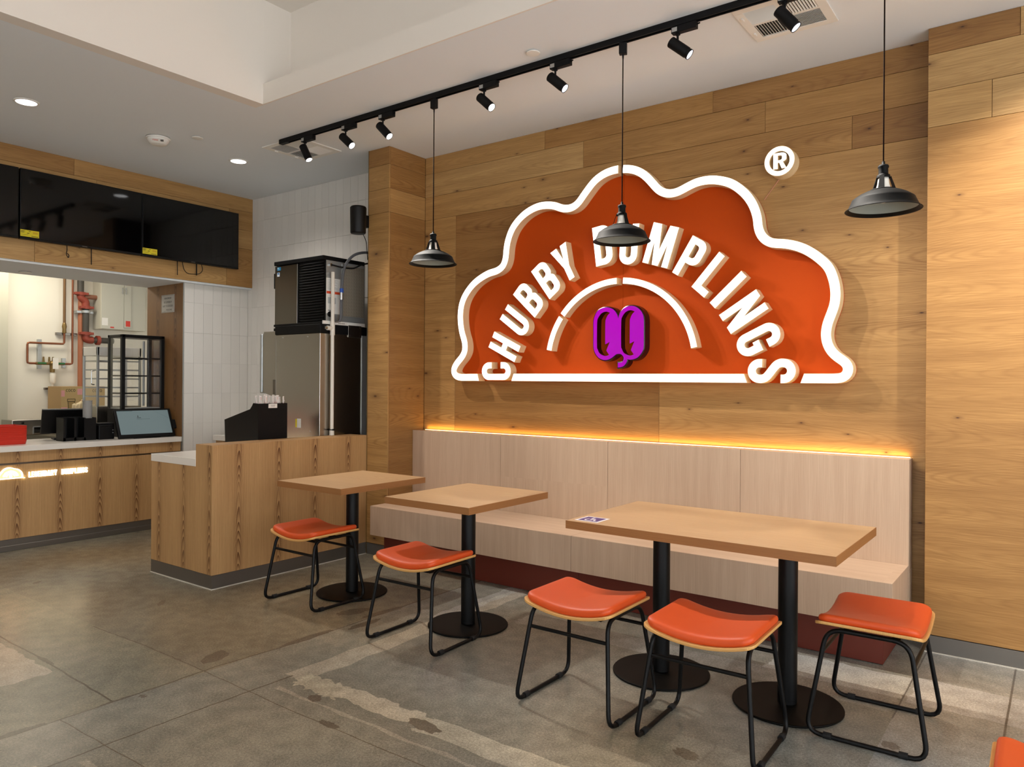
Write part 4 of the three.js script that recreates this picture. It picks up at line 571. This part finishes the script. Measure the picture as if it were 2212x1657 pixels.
  part('air_filter', uvBox(new THREE.BoxGeometry(0.006, 0.425, 0.235).translate(-4.837 + A, 0.29, -4.27 + C), 'z'), S('#ffffff', 0.5, { map: fl, metalness: 0.4 }), h, 'woven metal air filter'); part('filter_frame', merge([bx(-4.84 + A, -4.831 + A, 0.07, 0.08, -4.39 + C, -4.15 + C), bx(-4.84 + A, -4.831 + A, 0.5, 0.51, -4.39 + C, -4.15 + C), bx(-4.84 + A, -4.831 + A, 0.07, 0.51, -4.155 + C, -4.147 + C)]), mat.galv, h);
  const notice = printed(0.15, 0.3, (g, w, q) => { g.fillStyle = '#e6e6e2'; g.fillRect(0, 0, w, q); g.fillStyle = '#9aa0a0'; for (let i = 0; i < 9; i++) g.fillRect(20, 24 + i * 17, 200 - ((i * 53) % 90), 4); g.fillStyle = '#d8481c'; g.fillRect(6, q * 0.37, w - 12, 36); g.fillStyle = '#f2dccf'; g.fillRect(90, q * 0.37 + 10, 70, 14); g.fillStyle = '#b7bcbc'; g.fillRect(30, q * 0.54, 150, 90); g.fillStyle = '#4a4c4c'; g.font = 'bold 24px sans-serif'; g.fillRect(90, q * 0.83, 60, 12); g.fillRect(34, q * 0.9, 100, 10); });
  const nm = part('notice_label', plate(0.145, 0.29), notice, h, 'white and orange notice label'); nm.rotation.y = Math.PI / 2; nm.position.set(-4.8382 + A, 0.235, -4.056 + C);
  part('port', cyl(0.022, 0.024, 0.012, 20).rotateZ(Math.PI / 2).translate(-4.834 + A, 0.085, -4.02 + C), mat.black, h, 'black round port'); part('cord_gland', cyl(0.013, 0.013, 0.02, 16).rotateZ(Math.PI / 2).translate(-4.83 + A, 0.487, -4.02 + C), mat.chrome, h);
  part('power_cord', hose([V(-4.82 + A, 0.487, -4.02 + C), V(-4.79 + A, 0.475, -4.1 + C), V(-4.78 + A, 0.48, -4.22 + C), V(-4.76 + A, 0.52, -4.3 + C), V(-4.74 + A, 0.535, -4.4 + C), V(-4.76 + A, 0.45, -4.5 + C)], 0.0065), mat.black, h);
  const d = thing('drain_pipe', 'white plastic drain pipe standing upright in front of the ice bin side', 'pipe', [-4.808, 0, -4.026]);
  part('pipe', cyl(0.0145, 0.0145, 1.36, 20).translate(0, 1.62, 0), mat.pvc, d); part('tee', merge([cyl(0.0195, 0.0195, 0.1, 20).translate(0, 1.835, 0), cyl(0.0185, 0.0185, 0.05, 20).rotateX(Math.PI / 2).translate(0, 1.842, 0.03)]), mat.pvc, d); part('spigot', cyl(0.013, 0.013, 0.06, 16).rotateX(Math.PI / 2).translate(0, 1.842, 0.05), mat.chrome, d); part('elbow', merge([cyl(0.0195, 0.0195, 0.045, 20).translate(0, 0.985, 0), new THREE.SphereGeometry(0.022, 16, 12).translate(0, 0.965, 0)]), mat.pvc, d); part('clamp', merge([cyl(0.021, 0.021, 0.008, 20).translate(0, 1.014, 0), bx(-0.028, 0.03, 1.008, 1.02, -0.008, 0.008)]), mat.black, d);
  const w = thing('water_hose', 'grey water hose arching behind the column from the ice maker', 'hose', [-4.8, 0, -4.1]);
  part('hose', hose([V(0, 1.9, 0.012), V(0.004, 1.93, 0), V(0.006, 2.06, -0.002), V(0.01, 2.18, -0.005), V(0.02, 2.36, -0.03), V(0.03, 2.45, -0.1), V(0.04, 2.49, -0.19), V(0.05, 2.495, -0.28), V(0.04, 2.44, -0.38)], 0.0115, 60, 10), mat.hoseGrey, w); part('coupling', cyl(0.017, 0.017, 0.06, 16).translate(0.007, 2.11, -0.003), mat.chrome, w); part('blue_fitting', cyl(0.0155, 0.0155, 0.035, 16).translate(0.009, 2.155, -0.004), S('#1d52b8', 0.4), w, 'blue fitting'); part('elbow', tube([V(0, 1.92, 0.004), V(0, 1.9, 0.012), V(-0.03, 1.9, 0.03)], 0.007, { n: 8 }), mat.steelDark, w);
}
{
  const s = thing('wall_speaker', 'small black cylindrical speaker on the left edge of the wooden column', 'speaker', [-4.62, 2.716, -4.125]);
  part('body', lathe([[0, -0.108], [0.056, -0.108], [0.062, -0.1], [0.066, 0.1], [0.062, 0.108], [0, 0.108]], 44), mat.plastic, s); part('top_plate', lathe([[0, 0.109], [0.054, 0.109], [0.057, 0.112], [0, 0.113]], 40), mat.blackGloss, s); part('wall_bracket', bx(-0.012, 0.03, -0.05, 0.05, -0.0915, -0.05, 0.004), mat.black, s); part('cord', hose([V(0.005, -0.105, -0.05), V(0.002, -0.16, -0.085), V(0.01, -0.24, -0.0885), V(0.018, -0.31, -0.0885)], 0.003), mat.black, s);
}

/* ---------- straw box ---------- */
{
  const t = thing('straw_box', 'black straw dispenser box with stepped side on the counter behind the half wall', 'dispenser', [-5.08, 0.868, -3.5]), X = 5.08, Z = 3.5, k = 0.004;
  const side = [[-5.285, 0], [-4.86, 0], [-4.86, 0.369], [-4.925, 0.372], [-4.94, 0.35], [-4.965, 0.325], [-5.3, 0.235]].map(([x, y]) => [x + X, y]);
  for (const z of [-3.6295, -3.3735]) part('side_panel', extrude(shape(side), k).translate(0, 0, z + Z), mat.black, t);
  part('back_panel', bx(-4.864 + X, -4.86 + X, 0, 0.369, -3.6255 + Z, -3.3735 + Z), mat.black, t); part('front_panel', bx(-5.29 + X, -5.286 + X, 0, 0.2, -3.6255 + Z, -3.3735 + Z), mat.black, t); part('bottom', bx(-5.286 + X, -4.864 + X, 0, k, -3.6255 + Z, -3.3735 + Z), mat.black, t); part('divider', bx(-4.95 + X, -4.946 + X, k, 0.33, -3.6255 + Z, -3.3735 + Z), mat.black, t);
  for (let i = 1; i < 5; i++) part('divider', bx(-4.945 + X, -4.865 + X, k, 0.36, -3.6255 + 0.0504 * i + Z, -3.6225 + 0.0504 * i + Z), mat.black, t);
  const lm = part('name_label', plate(0.078, 0.032), printed(0.078, 0.032, (g, w, h) => { g.fillStyle = '#eeeae4'; g.fillRect(0, 0, w, h); g.fillStyle = '#8a8580'; g.fillRect(60, 30, 140, 10); g.fillRect(80, 52, 110, 6); g.fillRect(70, 68, 120, 5); }), t, 'small white label'); lm.rotation.y = Math.PI / 2; lm.position.set(-4.8592 + X, 0.35, -3.497 + Z);
  const wrap = printed(0.022, 0.2, (g, w, h) => { g.fillStyle = '#f1ebe6'; g.fillRect(0, 0, w, h); g.fillStyle = '#d9534a'; for (let i = 0; i < 9; i++) g.fillRect(i % 2 ? 10 : 34, i * 70 + 20, 20, 44); }, 64), clear = P('#f3ece6', 0.2, { transmission: 0.35, thickness: 0, opacity: 1 });
  let s0; const q = rng(91);
  for (let i = 0; i < 15; i++) {
    const z = -3.6 + (i % 5) * 0.0504 + (Math.floor(i / 5) - 1) * 0.011, x = -4.885 - Math.floor(i / 5) * 0.018;
    if (!s0) { s0 = thing('wrapped_straw', '', 'straw', [0, 0, 0], 0, 'wrapped straws standing in the black box'); part('wrapper', plate(0.02, 0.3, 0.002).rotateY(Math.PI / 2).translate(0, 0.15, 0), wrap, s0); part('straw', cyl(0.0055, 0.0055, 0.29, 10).translate(0.0, 0.148, 0), clear, s0); s0.position.set(x, 0.99, z); s0.rotation.y = 0.4; }
    else { const c = copy(s0, [x, 0.985 + q() * 0.02, z], 0.7 * (q() - 0.2), ''); c.rotation.x = (q() - 0.5) * 0.07; c.rotation.z = (q() - 0.5) * 0.08; }
  }
  scene.children.filter((c) => /^wrapped_straw/.test(c.name)).forEach((c) => { c.userData.label = 'paper wrapped straw standing in the tall slots of the black straw box'; });
  let s1; for (let i = 0; i < 14; i++) {
    const z = -3.6 + i * 0.0165, x = -5.06 + (q() - 0.5) * 0.05;
    if (!s1) { s1 = solo('wrapped_straw', cyl(0.006, 0.006, 0.27, 10).translate(0, 0.135, 0), clear, '', 'straw', [x, 0.872, z], 'clear straws leaning in the low front of the black box'); } else { copy(s1, [x, 0.873, z], 0, ''); }
    const c = scene.children.at(-1); c.rotation.z = 0.22 + q() * 0.42; c.rotation.x = (q() - 0.5) * 0.05; c.userData = { label: 'clear straw leaning out of the low front part of the black straw box', category: 'straw', group: 'clear straws leaning in the low front of the black box' };
  }
}

const ORD = ['first', 'second', 'third', 'fourth', 'fifth', 'sixth', 'seventh', 'eighth', 'ninth', 'tenth', 'eleventh', 'twelfth'];
/* ---------- things on the service counter ---------- */
{
  const c = 0.86;
  const pos = thing('order_screen', 'tilted black order screen with pale blue display at the end of the service counter', 'screen', [-7.05, c, -3.64], Math.PI / 2);
  const g = new THREE.Group(), tilt = -0.42;
  const body = part('body', bx(-0.272, 0.272, 0, 0.287, -0.03, 0, 0.008), mat.plastic, pos), scr = printed(0.49, 0.235, (k, w, h) => { k.fillStyle = '#9fb4b6'; k.fillRect(0, 0, w, h); k.fillStyle = '#7f9698'; k.fillRect(0, 0, w * 0.3, 7); k.fillStyle = '#22292a'; k.beginPath(); k.moveTo(w * 0.375, h * 0.27); k.lineTo(w * 0.385, h * 0.19); k.lineTo(w * 0.395, h * 0.27); k.fill(); k.fillRect(w * 0.36, h * 0.3, w * 0.08, 4); k.fillStyle = '#6f8587'; k.fillRect(w * 0.35, h * 0.36, w * 0.26, 3); k.strokeStyle = '#8fa6a8'; k.lineWidth = 3; k.beginPath(); k.moveTo(w * 0.7, 0); k.lineTo(w, h * 0.38); k.stroke(); }, 512);
  scr.emissive = new THREE.Color('#ffffff'); scr.emissiveMap = scr.map; scr.emissiveIntensity = 0.24; scr.color.set('#7d7d7d'); scr.roughness = 0.25;
  body.rotation.x = tilt; body.position.set(0, 0.012, 0.075); const sp = part('display', plate(0.492, 0.237), scr, body, 'pale blue lit display'); sp.position.set(-0.003, 0.15, 0.001);
  part('card_reader', bx(0.272, 0.305, 0.08, 0.17, -0.028, -0.004, 0.006), mat.black, body); part('stand', merge([bx(-0.13, 0.13, 0, 0.012, -0.12, 0.06, 0.005), bx(-0.06, 0.06, 0.01, 0.16, -0.085, -0.05, 0.005)]), mat.black, pos);
  const m2 = thing('cashier_monitor', 'black monitor seen from behind on the service counter, left of the cup stack', 'monitor', [-7.42, c, -3.09], -Math.PI / 2 - 0.25);
  const b2 = part('body', bx(-0.19, 0.19, 0, 0.25, -0.028, 0, 0.008), mat.plastic, m2); b2.rotation.x = -0.45; b2.position.set(0, 0.06, 0.06); part('foot', merge([bx(-0.1, 0.1, 0, 0.012, -0.09, 0.09, 0.004), bx(-0.03, 0.03, 0.01, 0.14, -0.04, -0.01, 0.003)]), mat.black, m2); part('hub', bx(-0.205, -0.19, 0.06, 0.16, -0.025, 0, 0.004), mat.black, b2);
  const h = thing('cup_holder', 'black cup and lid organiser standing on the service counter', 'organiser', [-7.17, c, -3.085]);
  part('back_panel', bx(-0.085, -0.081, 0, 0.21, -0.138, 0.138), mat.plastic, h); for (const z of [-0.138, -0.05, 0.045, 0.134]) part('divider', bx(-0.085, 0.06, 0, 0.205, z, z + 0.004), mat.plastic, h); part('floor', bx(-0.085, 0.06, 0, 0.006, -0.138, 0.138), mat.plastic, h);
  part('bin_front', bx(0.06, 0.064, 0, 0.2, -0.138, -0.05), mat.plastic, h); part('bin_front', merge([bx(0.06, 0.064, 0, 0.2, -0.05, -0.034), bx(0.06, 0.064, 0, 0.2, 0.029, 0.049), bx(0.06, 0.064, 0, 0.2, 0.12, 0.138), bx(0.06, 0.064, 0, 0.03, -0.05, 0.138)]), mat.plastic, h);
  const cupM = P('#b9b7b4', 0.15, { transmission: 0.3, thickness: 0 }), cupG = lathe([[0.028, 0.0], [0.0385, 0.115], [0.0405, 0.1165], [0.0405, 0.119], [0.0375, 0.119], [0.027, 0.002], [0, 0.002]].reverse(), 32);
  let cup; for (let k = 0; k < 12; k++) { const y = c + 0.08 + k * 0.0145; if (!cup) cup = solo('clear_cup', cupG, cupM, '', 'cup', [-7.17, y, -3.175], 'nested clear cups'); else copy(cup, [-7.17, y, -3.175], 0, ''); scene.children.at(-1).userData = { label: ORD[11 - k] + ' clear plastic cup from the top of the nested stack on the black organiser', category: 'cup', group: 'nested clear cups' }; }
  const pr = thing('receipt_printer', 'black boxy receipt printer between the cup holder and the order screen', 'printer', [-7.16, c, -3.31]);
  part('body', bx(-0.08, 0.07, 0, 0.135, -0.07, 0.07, 0.008), mat.plastic, pr); part('lid', bx(-0.078, 0.068, 0.137, 0.15, -0.068, 0.068, 0.005), mat.black, pr); part('slot', bx(0.066, 0.0712, 0.118, 0.122, -0.05, 0.05), mat.blackGloss, pr); for (const y of [0.06, 0.085]) part('button', cyl(0.005, 0.005, 0.004, 10).rotateZ(Math.PI / 2).translate(0.071, y, -0.055), mat.galv, pr);
  // red trays
  const trayG = pad(0.14, 0.19, 0.03, [[0, 0], [0.94, 0], [0.965, 0.003], [0.99, 0.03], [1, 0.034], [1, 0.038], [0.985, 0.038], [0.955, 0.006], [0.93, 0.004], [0, 0.004]], 0); let tr;
  for (let k = 0; k < 9; k++) { const y = c + k * 0.0148; if (!tr) tr = solo('red_tray', trayG, mat.red, '', 'tray', [-7.2, y, -2.46], 'stacked red trays'); else copy(tr, [-7.2, y, -2.46], 0, ''); scene.children.at(-1).rotation.y = (k % 3) * 0.006; scene.children.at(-1).userData = { label: ORD[8 - k] + ' red plastic tray from the top of the stack on the service counter', category: 'tray', group: 'stacked red trays' }; }
  // glass cases
  function glassCase(name, label, x0, x1, z0, z1, y0, y1, fr, base, shelves, top) {
    const t = thing(name, label, 'display case', [(x0 + x1) / 2, 0, (z0 + z1) / 2]), hx = (x1 - x0) / 2, hz = (z1 - z0) / 2, e = top ? 0.022 : 0.034;
    for (const sx of [-1, 1]) for (const sz of [-1, 1]) part('corner_post', bx(sx > 0 ? hx - e : -hx, sx > 0 ? hx : -hx + e, y0, y1, sz > 0 ? hz - e : -hz, sz > 0 ? hz : -hz + e, 0.003), fr, t);
    part('top_panel', bx(-hx, hx, y1 - (top ? 0.09 : 0.03), y1, -hz, hz, 0.005), top ?? fr, t); part('base', bx(-hx, hx, 0.86, y0, -hz, hz, 0.004), base, t);
    part('pane', bx(hx - 0.009, hx - 0.005, y0, y1 - 0.03, -hz + e, hz - e), mat.glass, t); part('pane', bx(-hx + e, hx - e, y0, y1 - 0.03, hz - 0.009, hz - 0.005), mat.glass, t); part('pane', bx(-hx + e, hx - e, y0, y1 - 0.03, -hz + 0.005, -hz + 0.009), mat.glass, t);
    for (const y of shelves) { part('shelf', bx(-hx + 0.02, hx - 0.02, y, y + 0.005, -hz + 0.02, hz - 0.02), mat.glass, t); part('shelf_rail', merge([bx(hx - 0.03, hx - 0.018, y - 0.008, y + 0.006, -hz + 0.02, hz - 0.02), bx(-hx + 0.02, hx - 0.02, y - 0.008, y + 0.006, hz - 0.03, hz - 0.018), bx(-hx + 0.018, -hx + 0.03, y - 0.008, y + 0.006, -hz + 0.02, hz - 0.02)]), fr, t); }
    return t;
  }
  const dc = glassCase('display_case', 'tall black framed glass display case at the right end of the serving hatch', -7.5, -7.22, -3.925, -3.505, 1.13, 1.845, mat.plastic, mat.black, [1.28, 1.45, 1.62]);
  for (const z of [-0.12, 0.1]) part('light_bar', bx(-0.1, -0.085, 1.15, 1.8, z - 0.01, z + 0.01, 0.003), mat.galv, dc); part('tag_strip', bx(-0.11, 0.12, 1.131, 1.138, -0.19, 0.19), mat.galv, dc);
  for (let i = 0; i < 9; i++) part('vent_slot', bx(0.1395, 0.1412, 0.9 + i * 0.02, 0.908 + i * 0.02, 0.06, 0.2), mat.white, dc);
  const d2 = glassCase('warming_case', 'white topped glass warming case behind the black framed display case', -8.1, -7.78, -3.98, -3.535, 1.14, 1.74, mat.galv, mat.steel, [1.24, 1.33, 1.42, 1.51, 1.6], mat.white);
  part('door_handle', tube([V(0.1, 1.36, 0.222), V(0.1, 1.36, 0.25), V(0.1, 1.5, 0.25), V(0.1, 1.5, 0.222)], 0.006, { n: 20 }), mat.chrome, d2);
}

/* ---------- kitchen behind the hatch ---------- */
{
  const x = xFar;
  const bench = thing('kitchen_counter', 'stainless steel kitchen counter behind the serving hatch', 'counter', [-8.9, 0, -3.9]); part('worktop', bx(-0.59, 1.2, 0.83, 0.86, -1.25, 0.6, 0.004), mat.steel, bench); part('body', bx(-0.57, 1.17, 0.1, 0.83, -1.23, 0.58), mat.steelDark, bench);
  const eq = thing('steel_sealer', 'low stainless steel appliance with dark window, behind the red trays', 'appliance', [-8.3, 0.86, -3.1]); part('body', bx(-0.15, 0.12, 0, 0.15, -0.17, 0.17, 0.006), mat.steel, eq); part('window', bx(0.12, 0.124, 0.02, 0.075, -0.15, -0.02), mat.blackGloss, eq); part('frame', merge([bx(0.12, 0.126, 0.075, 0.085, -0.155, -0.015), bx(0.12, 0.126, 0.01, 0.075, -0.16, -0.15), bx(0.12, 0.126, 0.01, 0.075, -0.02, -0.01)]), mat.galv, eq); part('knob', cyl(0.01, 0.01, 0.012, 14).rotateZ(Math.PI / 2).translate(0.125, 0.12, 0.08), mat.black, eq);
  const cardMat = printed(0.55, 0.5, (g, w, h) => { g.fillStyle = '#b89d6c'; g.fillRect(0, 0, w, h); g.fillStyle = '#d79a9a'; g.fillRect(0, 40, 40, 70); g.fillRect(w * 0.36, 20, w * 0.17, 70); g.fillRect(0, h * 0.5, 70, h * 0.3); g.fillStyle = '#4f4630'; g.font = 'bold 44px sans-serif'; g.fillText('COCO', w * 0.1, 56, w * 0.22); g.fillText('COCO', w * 0.7, 60, w * 0.26); g.strokeStyle = '#57492c'; g.lineWidth = 8; g.strokeRect(w * 0.14, h * 0.3, w * 0.17, 26); g.beginPath(); g.moveTo(w * 0.15, h * 0.36); g.lineTo(w * 0.17, h * 0.64); g.lineTo(w * 0.28, h * 0.64); g.lineTo(w * 0.3, h * 0.36); g.closePath(); g.fillStyle = '#9a8150'; g.fill(); g.stroke(); }, 512);
  const cb = thing('cardboard_box', 'printed cardboard box with a cup drawing and COCO lettering in the kitchen', 'box', [-9.25, 0.86, -3.98]); part('carton', bx(-0.18, 0.16, 0, 0.47, -0.24, 0.24, 0.003), mat.card, cb); const pf = part('print', plate(0.475, 0.46), cardMat, cb, 'printed front'); pf.rotation.y = Math.PI / 2; pf.position.set(0.1605, 0.235, 0); part('tape', bx(-0.181, 0.161, 0.4702, 0.4712, -0.02, 0.02), S('#c7ab78', 0.4), cb);
  // soft bags heaped beside the warming case
  const bag = (label, px, py, pz, a, b, hgt, col) => { const t = thing('cloth_bag', label, 'bag', [px, py, pz]); part('cloth', (() => { const g = pad(a, b, Math.min(a, b) * 0.7, [[0, 0], [0.8, 0], [0.97, 0.02 * hgt / 0.1], [1, hgt * 0.4], [0.93, hgt * 0.75], [0.75, hgt * 0.95], [0.4, hgt * 1.02], [0, hgt]]), p = g.attributes.position; for (let i = 0; i < p.count; i++) { const n = 1 + 0.16 * N2(p.getX(i) * 18 + px * 5, p.getZ(i) * 18 + pz * 9); p.setXYZ(i, p.getX(i) * n, p.getY(i) * (0.85 + 0.3 * N3(p.getX(i) * 14, p.getZ(i) * 14 + pz)), p.getZ(i) * n); } g.computeVertexNormals(); return g; })(), S(col, 0.9), t); part('tie', new THREE.TorusGeometry(0.03, 0.007, 8, 20).rotateX(Math.PI / 2).translate(0, hgt, 0), S('#8b5a3a', 0.8), t); };
  bag('cream cloth bag on top of the heap beside the glass case', -8.5, 1.03, -3.72, 0.1, 0.1, 0.15, '#d8c6a2'); bag('brown cloth bundle in the heap of bags', -8.34, 0.86, -3.5, 0.09, 0.085, 0.16, '#a06c3e'); bag('red cloth bundle in front of the heap of bags', -8.22, 0.95, -3.47, 0.05, 0.06, 0.08, '#b02a20'); bag('pale grey cloth bag at the left of the heap', -8.5, 0.86, -3.42, 0.1, 0.07, 0.22, '#a39b90'); bag('white cloth bag at the right of the heap', -8.3, 0.86, -3.72, 0.1, 0.1, 0.19, '#d9d2c4');
  // pipes on the far wall
  const cp = thing('copper_pipework', 'thin copper water pipes with brass valve and pipe straps on the cream kitchen wall', 'pipes', [x + 0.05, 0, -3.8]), pz = (z) => z + 3.8;
  part('hot_pipe', tube([V(0, 2.95, pz(-3.92)), V(0, 1.826, pz(-3.92)), V(0, 1.826, pz(-3.533)), V(0, 1.592, pz(-3.533)), V(0, 1.592, pz(-3.66))], 0.012, { bend: 0.02, n: 90 }), mat.copper, cp); part('cold_pipe', tube([V(0, 2.95, pz(-4.01)), V(0, 1.592, pz(-4.01)), V(0, 1.592, pz(-3.88))], 0.012, { bend: 0.02, n: 70 }), mat.copper, cp);
  part('upper_pipe', cyl(0.015, 0.015, 0.9, 14).translate(0, 2.5, pz(-3.92)), S('#7d5f40', 0.45, { metalness: 0.5 }), cp); part('fitting', lathe([[0.012, 1.95], [0.022, 1.96], [0.02, 2.0], [0.026, 2.03], [0.018, 2.07], [0.012, 2.08]], 20).translate(0, 0, pz(-3.92)), mat.brass, cp);
  part('valve_body', merge([cyl(0.016, 0.016, 0.3, 14).rotateX(Math.PI / 2).translate(0, 1.592, pz(-3.77)), cyl(0.03, 0.024, 0.09, 16).translate(0.01, 1.535, pz(-3.79)), new THREE.SphereGeometry(0.034, 14, 10).translate(0.01, 1.592, pz(-3.79))]), mat.brass, cp); for (const z of [-3.7, -3.76, -3.8]) part('valve_handle', cyl(0.009, 0.013, 0.06, 12).translate(0, 1.64, pz(z)), mat.brass, cp); const gr = S('#2c6b3c', 0.5); for (const z of [-3.68, -3.88]) part('grip', bx(-0.008, 0.02, 1.585, 1.605, pz(z) - 0.045, pz(z) + 0.045, 0.004), gr, cp);
  part('tag', bx(0.045, 0.047, 1.53, 1.66, pz(-3.84), pz(-3.78)), mat.white, cp); part('funnel', lathe([[0.018, 1.36], [0.03, 1.38], [0.034, 1.46], [0.028, 1.48]], 20).translate(0.01, 0, pz(-3.795)), mat.pvc, cp); part('drain_tube', cyl(0.014, 0.014, 0.5, 14).translate(0.005, 1.11, pz(-3.795)), mat.pvc, cp);
  part('strap', bx(-0.05, -0.01, 1.53, 1.87, pz(-3.665) - 0.02, pz(-3.665) + 0.02, 0.003), mat.galv, cp); part('strap', bx(-0.05, -0.012, 1.545, 1.66, pz(-3.925) - 0.02, pz(-3.925) + 0.02, 0.003), mat.galv, cp); part('strap', bx(-0.05, -0.012, 1.93, 1.96, pz(-4.07), pz(-3.84), 0.003), mat.steelDark, cp); part('strap', bx(-0.05, -0.012, 1.29, 1.315, pz(-3.84), pz(-3.72), 0.003), mat.steelDark, cp);
  solo('copper_riser', cyl(0.029, 0.029, 2.05, 18), S('#a8694a', 0.5), 'thick copper coloured riser pipe on the kitchen wall behind the boxes', 'pipe', [x + 0.05, 1.9, -4.1]);
  const rp = thing('sprinkler_riser', 'dark iron sprinkler pipe with red couplings beside the electrical cabinet', 'pipe', [x + 0.09, 0, -4.14]);
  part('upper_pipe', cyl(0.036, 0.036, 0.5, 18).translate(0, 2.7, 0.06), mat.ironPipe, rp); part('lower_pipe', cyl(0.036, 0.036, 0.36, 18).translate(0, 2.08, 0), mat.ironPipe, rp); part('side_pipe', cyl(0.034, 0.034, 0.3, 18).rotateX(Math.PI / 2).translate(0, 1.885, -0.17), mat.ironPipe, rp); part('branch_pipe', cyl(0.028, 0.028, 0.24, 18).rotateX(Math.PI / 2).translate(0, 2.4, -0.1), S('#8a5a44', 0.5), rp);
  part('elbow', tube([V(0, 2.44, 0.06), V(0, 2.39, 0.06), V(0, 2.34, 0), V(0, 2.27, 0)], 0.042, { bend: 0.03, n: 24, sides: 14 }), mat.redPipe, rp, 'red elbow'); part('elbow', tube([V(0, 1.98, 0), V(0, 1.885, 0), V(0, 1.885, -0.08)], 0.043, { bend: 0.05, n: 20, sides: 14 }), mat.redPipe, rp, 'red elbow'); for (const [y, z] of [[2.43, 0.06], [2.27, 0], [1.96, 0]]) part('coupling', merge([cyl(0.056, 0.056, 0.036, 20).translate(0, y, z), bx(-0.02, 0.05, y - 0.015, y + 0.015, z - 0.075, z + 0.075, 0.006)]), mat.redPipe, rp, 'red coupling'); part('coupling', cyl(0.056, 0.056, 0.036, 20).rotateX(Math.PI / 2).translate(0, 1.885, -0.14), mat.redPipe, rp, 'red coupling'); part('clamp', merge([cyl(0.05, 0.05, 0.03, 20).translate(0, 2.22, 0), bx(-0.08, 0.0, 2.2, 2.23, -0.09, 0.1, 0.003)]), mat.galv, rp);
  const ec = thing('electrical_cabinet', 'large pale grey electrical cabinet with two handles on the kitchen wall', 'cabinet', [x + 0.1, 2.4, -4.53]);
  part('body', bx(-0.098, 0.1, -0.38, 0.38, -0.275, 0.27, 0.004), mat.cabinet, ec); const dl = part('door', bx(0.1, 0.114, -0.375, 0.37, 0.0, 0.268, 0.003), mat.cabinet, ec); part('handle', bx(0.114, 0.126, 0.06, 0.14, 0.012, 0.026, 0.004), mat.chrome, dl); const dr = part('door', bx(0.1, 0.114, -0.35, 0.37, -0.09, -0.003, 0.003), mat.cabinet, ec); part('handle', bx(0.114, 0.126, 0.06, 0.14, -0.03, -0.017, 0.004), mat.chrome, dr);
  const lab = (c, y, z, w, h) => { const m = part('warning_label', plate(w, h), c, ec, 'small printed label'); m.rotation.y = Math.PI / 2; m.position.set(0.1148, y, z); }; lab(S('#d3392a', 0.5), -0.3, -0.05, 0.055, 0.07); lab(S('#d3392a', 0.5), 0.22, -0.05, 0.06, 0.1); lab(mat.white, -0.29, 0.225, 0.07, 0.09); lab(S('#d3392a', 0.5), -0.355, 0.14, 0.045, 0.016);
  const kl = thing('kitchen_ceiling_light', 'ceiling light panel of the kitchen, hidden behind the soffit', 'ceiling light', [-8.75, 2.95, -3.2]); part('frame', bx(-0.31, 0.31, -0.02, 0, -0.61, 0.61, 0.004), mat.white, kl); part('diffuser', bx(-0.29, 0.29, -0.024, -0.02, -0.59, 0.59), glow('#fff6dc', 2.5), kl); const l = new THREE.RectAreaLight('#fff5e4', LAMP.kitchen, 0.58, 1.18); l.position.y = -0.03; l.rotation.x = -Math.PI / 2; kl.add(l);
}
scene.traverse((o) => { if (o.isMesh) o.castShadow = o.receiveShadow = true; });
renderer.render(scene, camera);
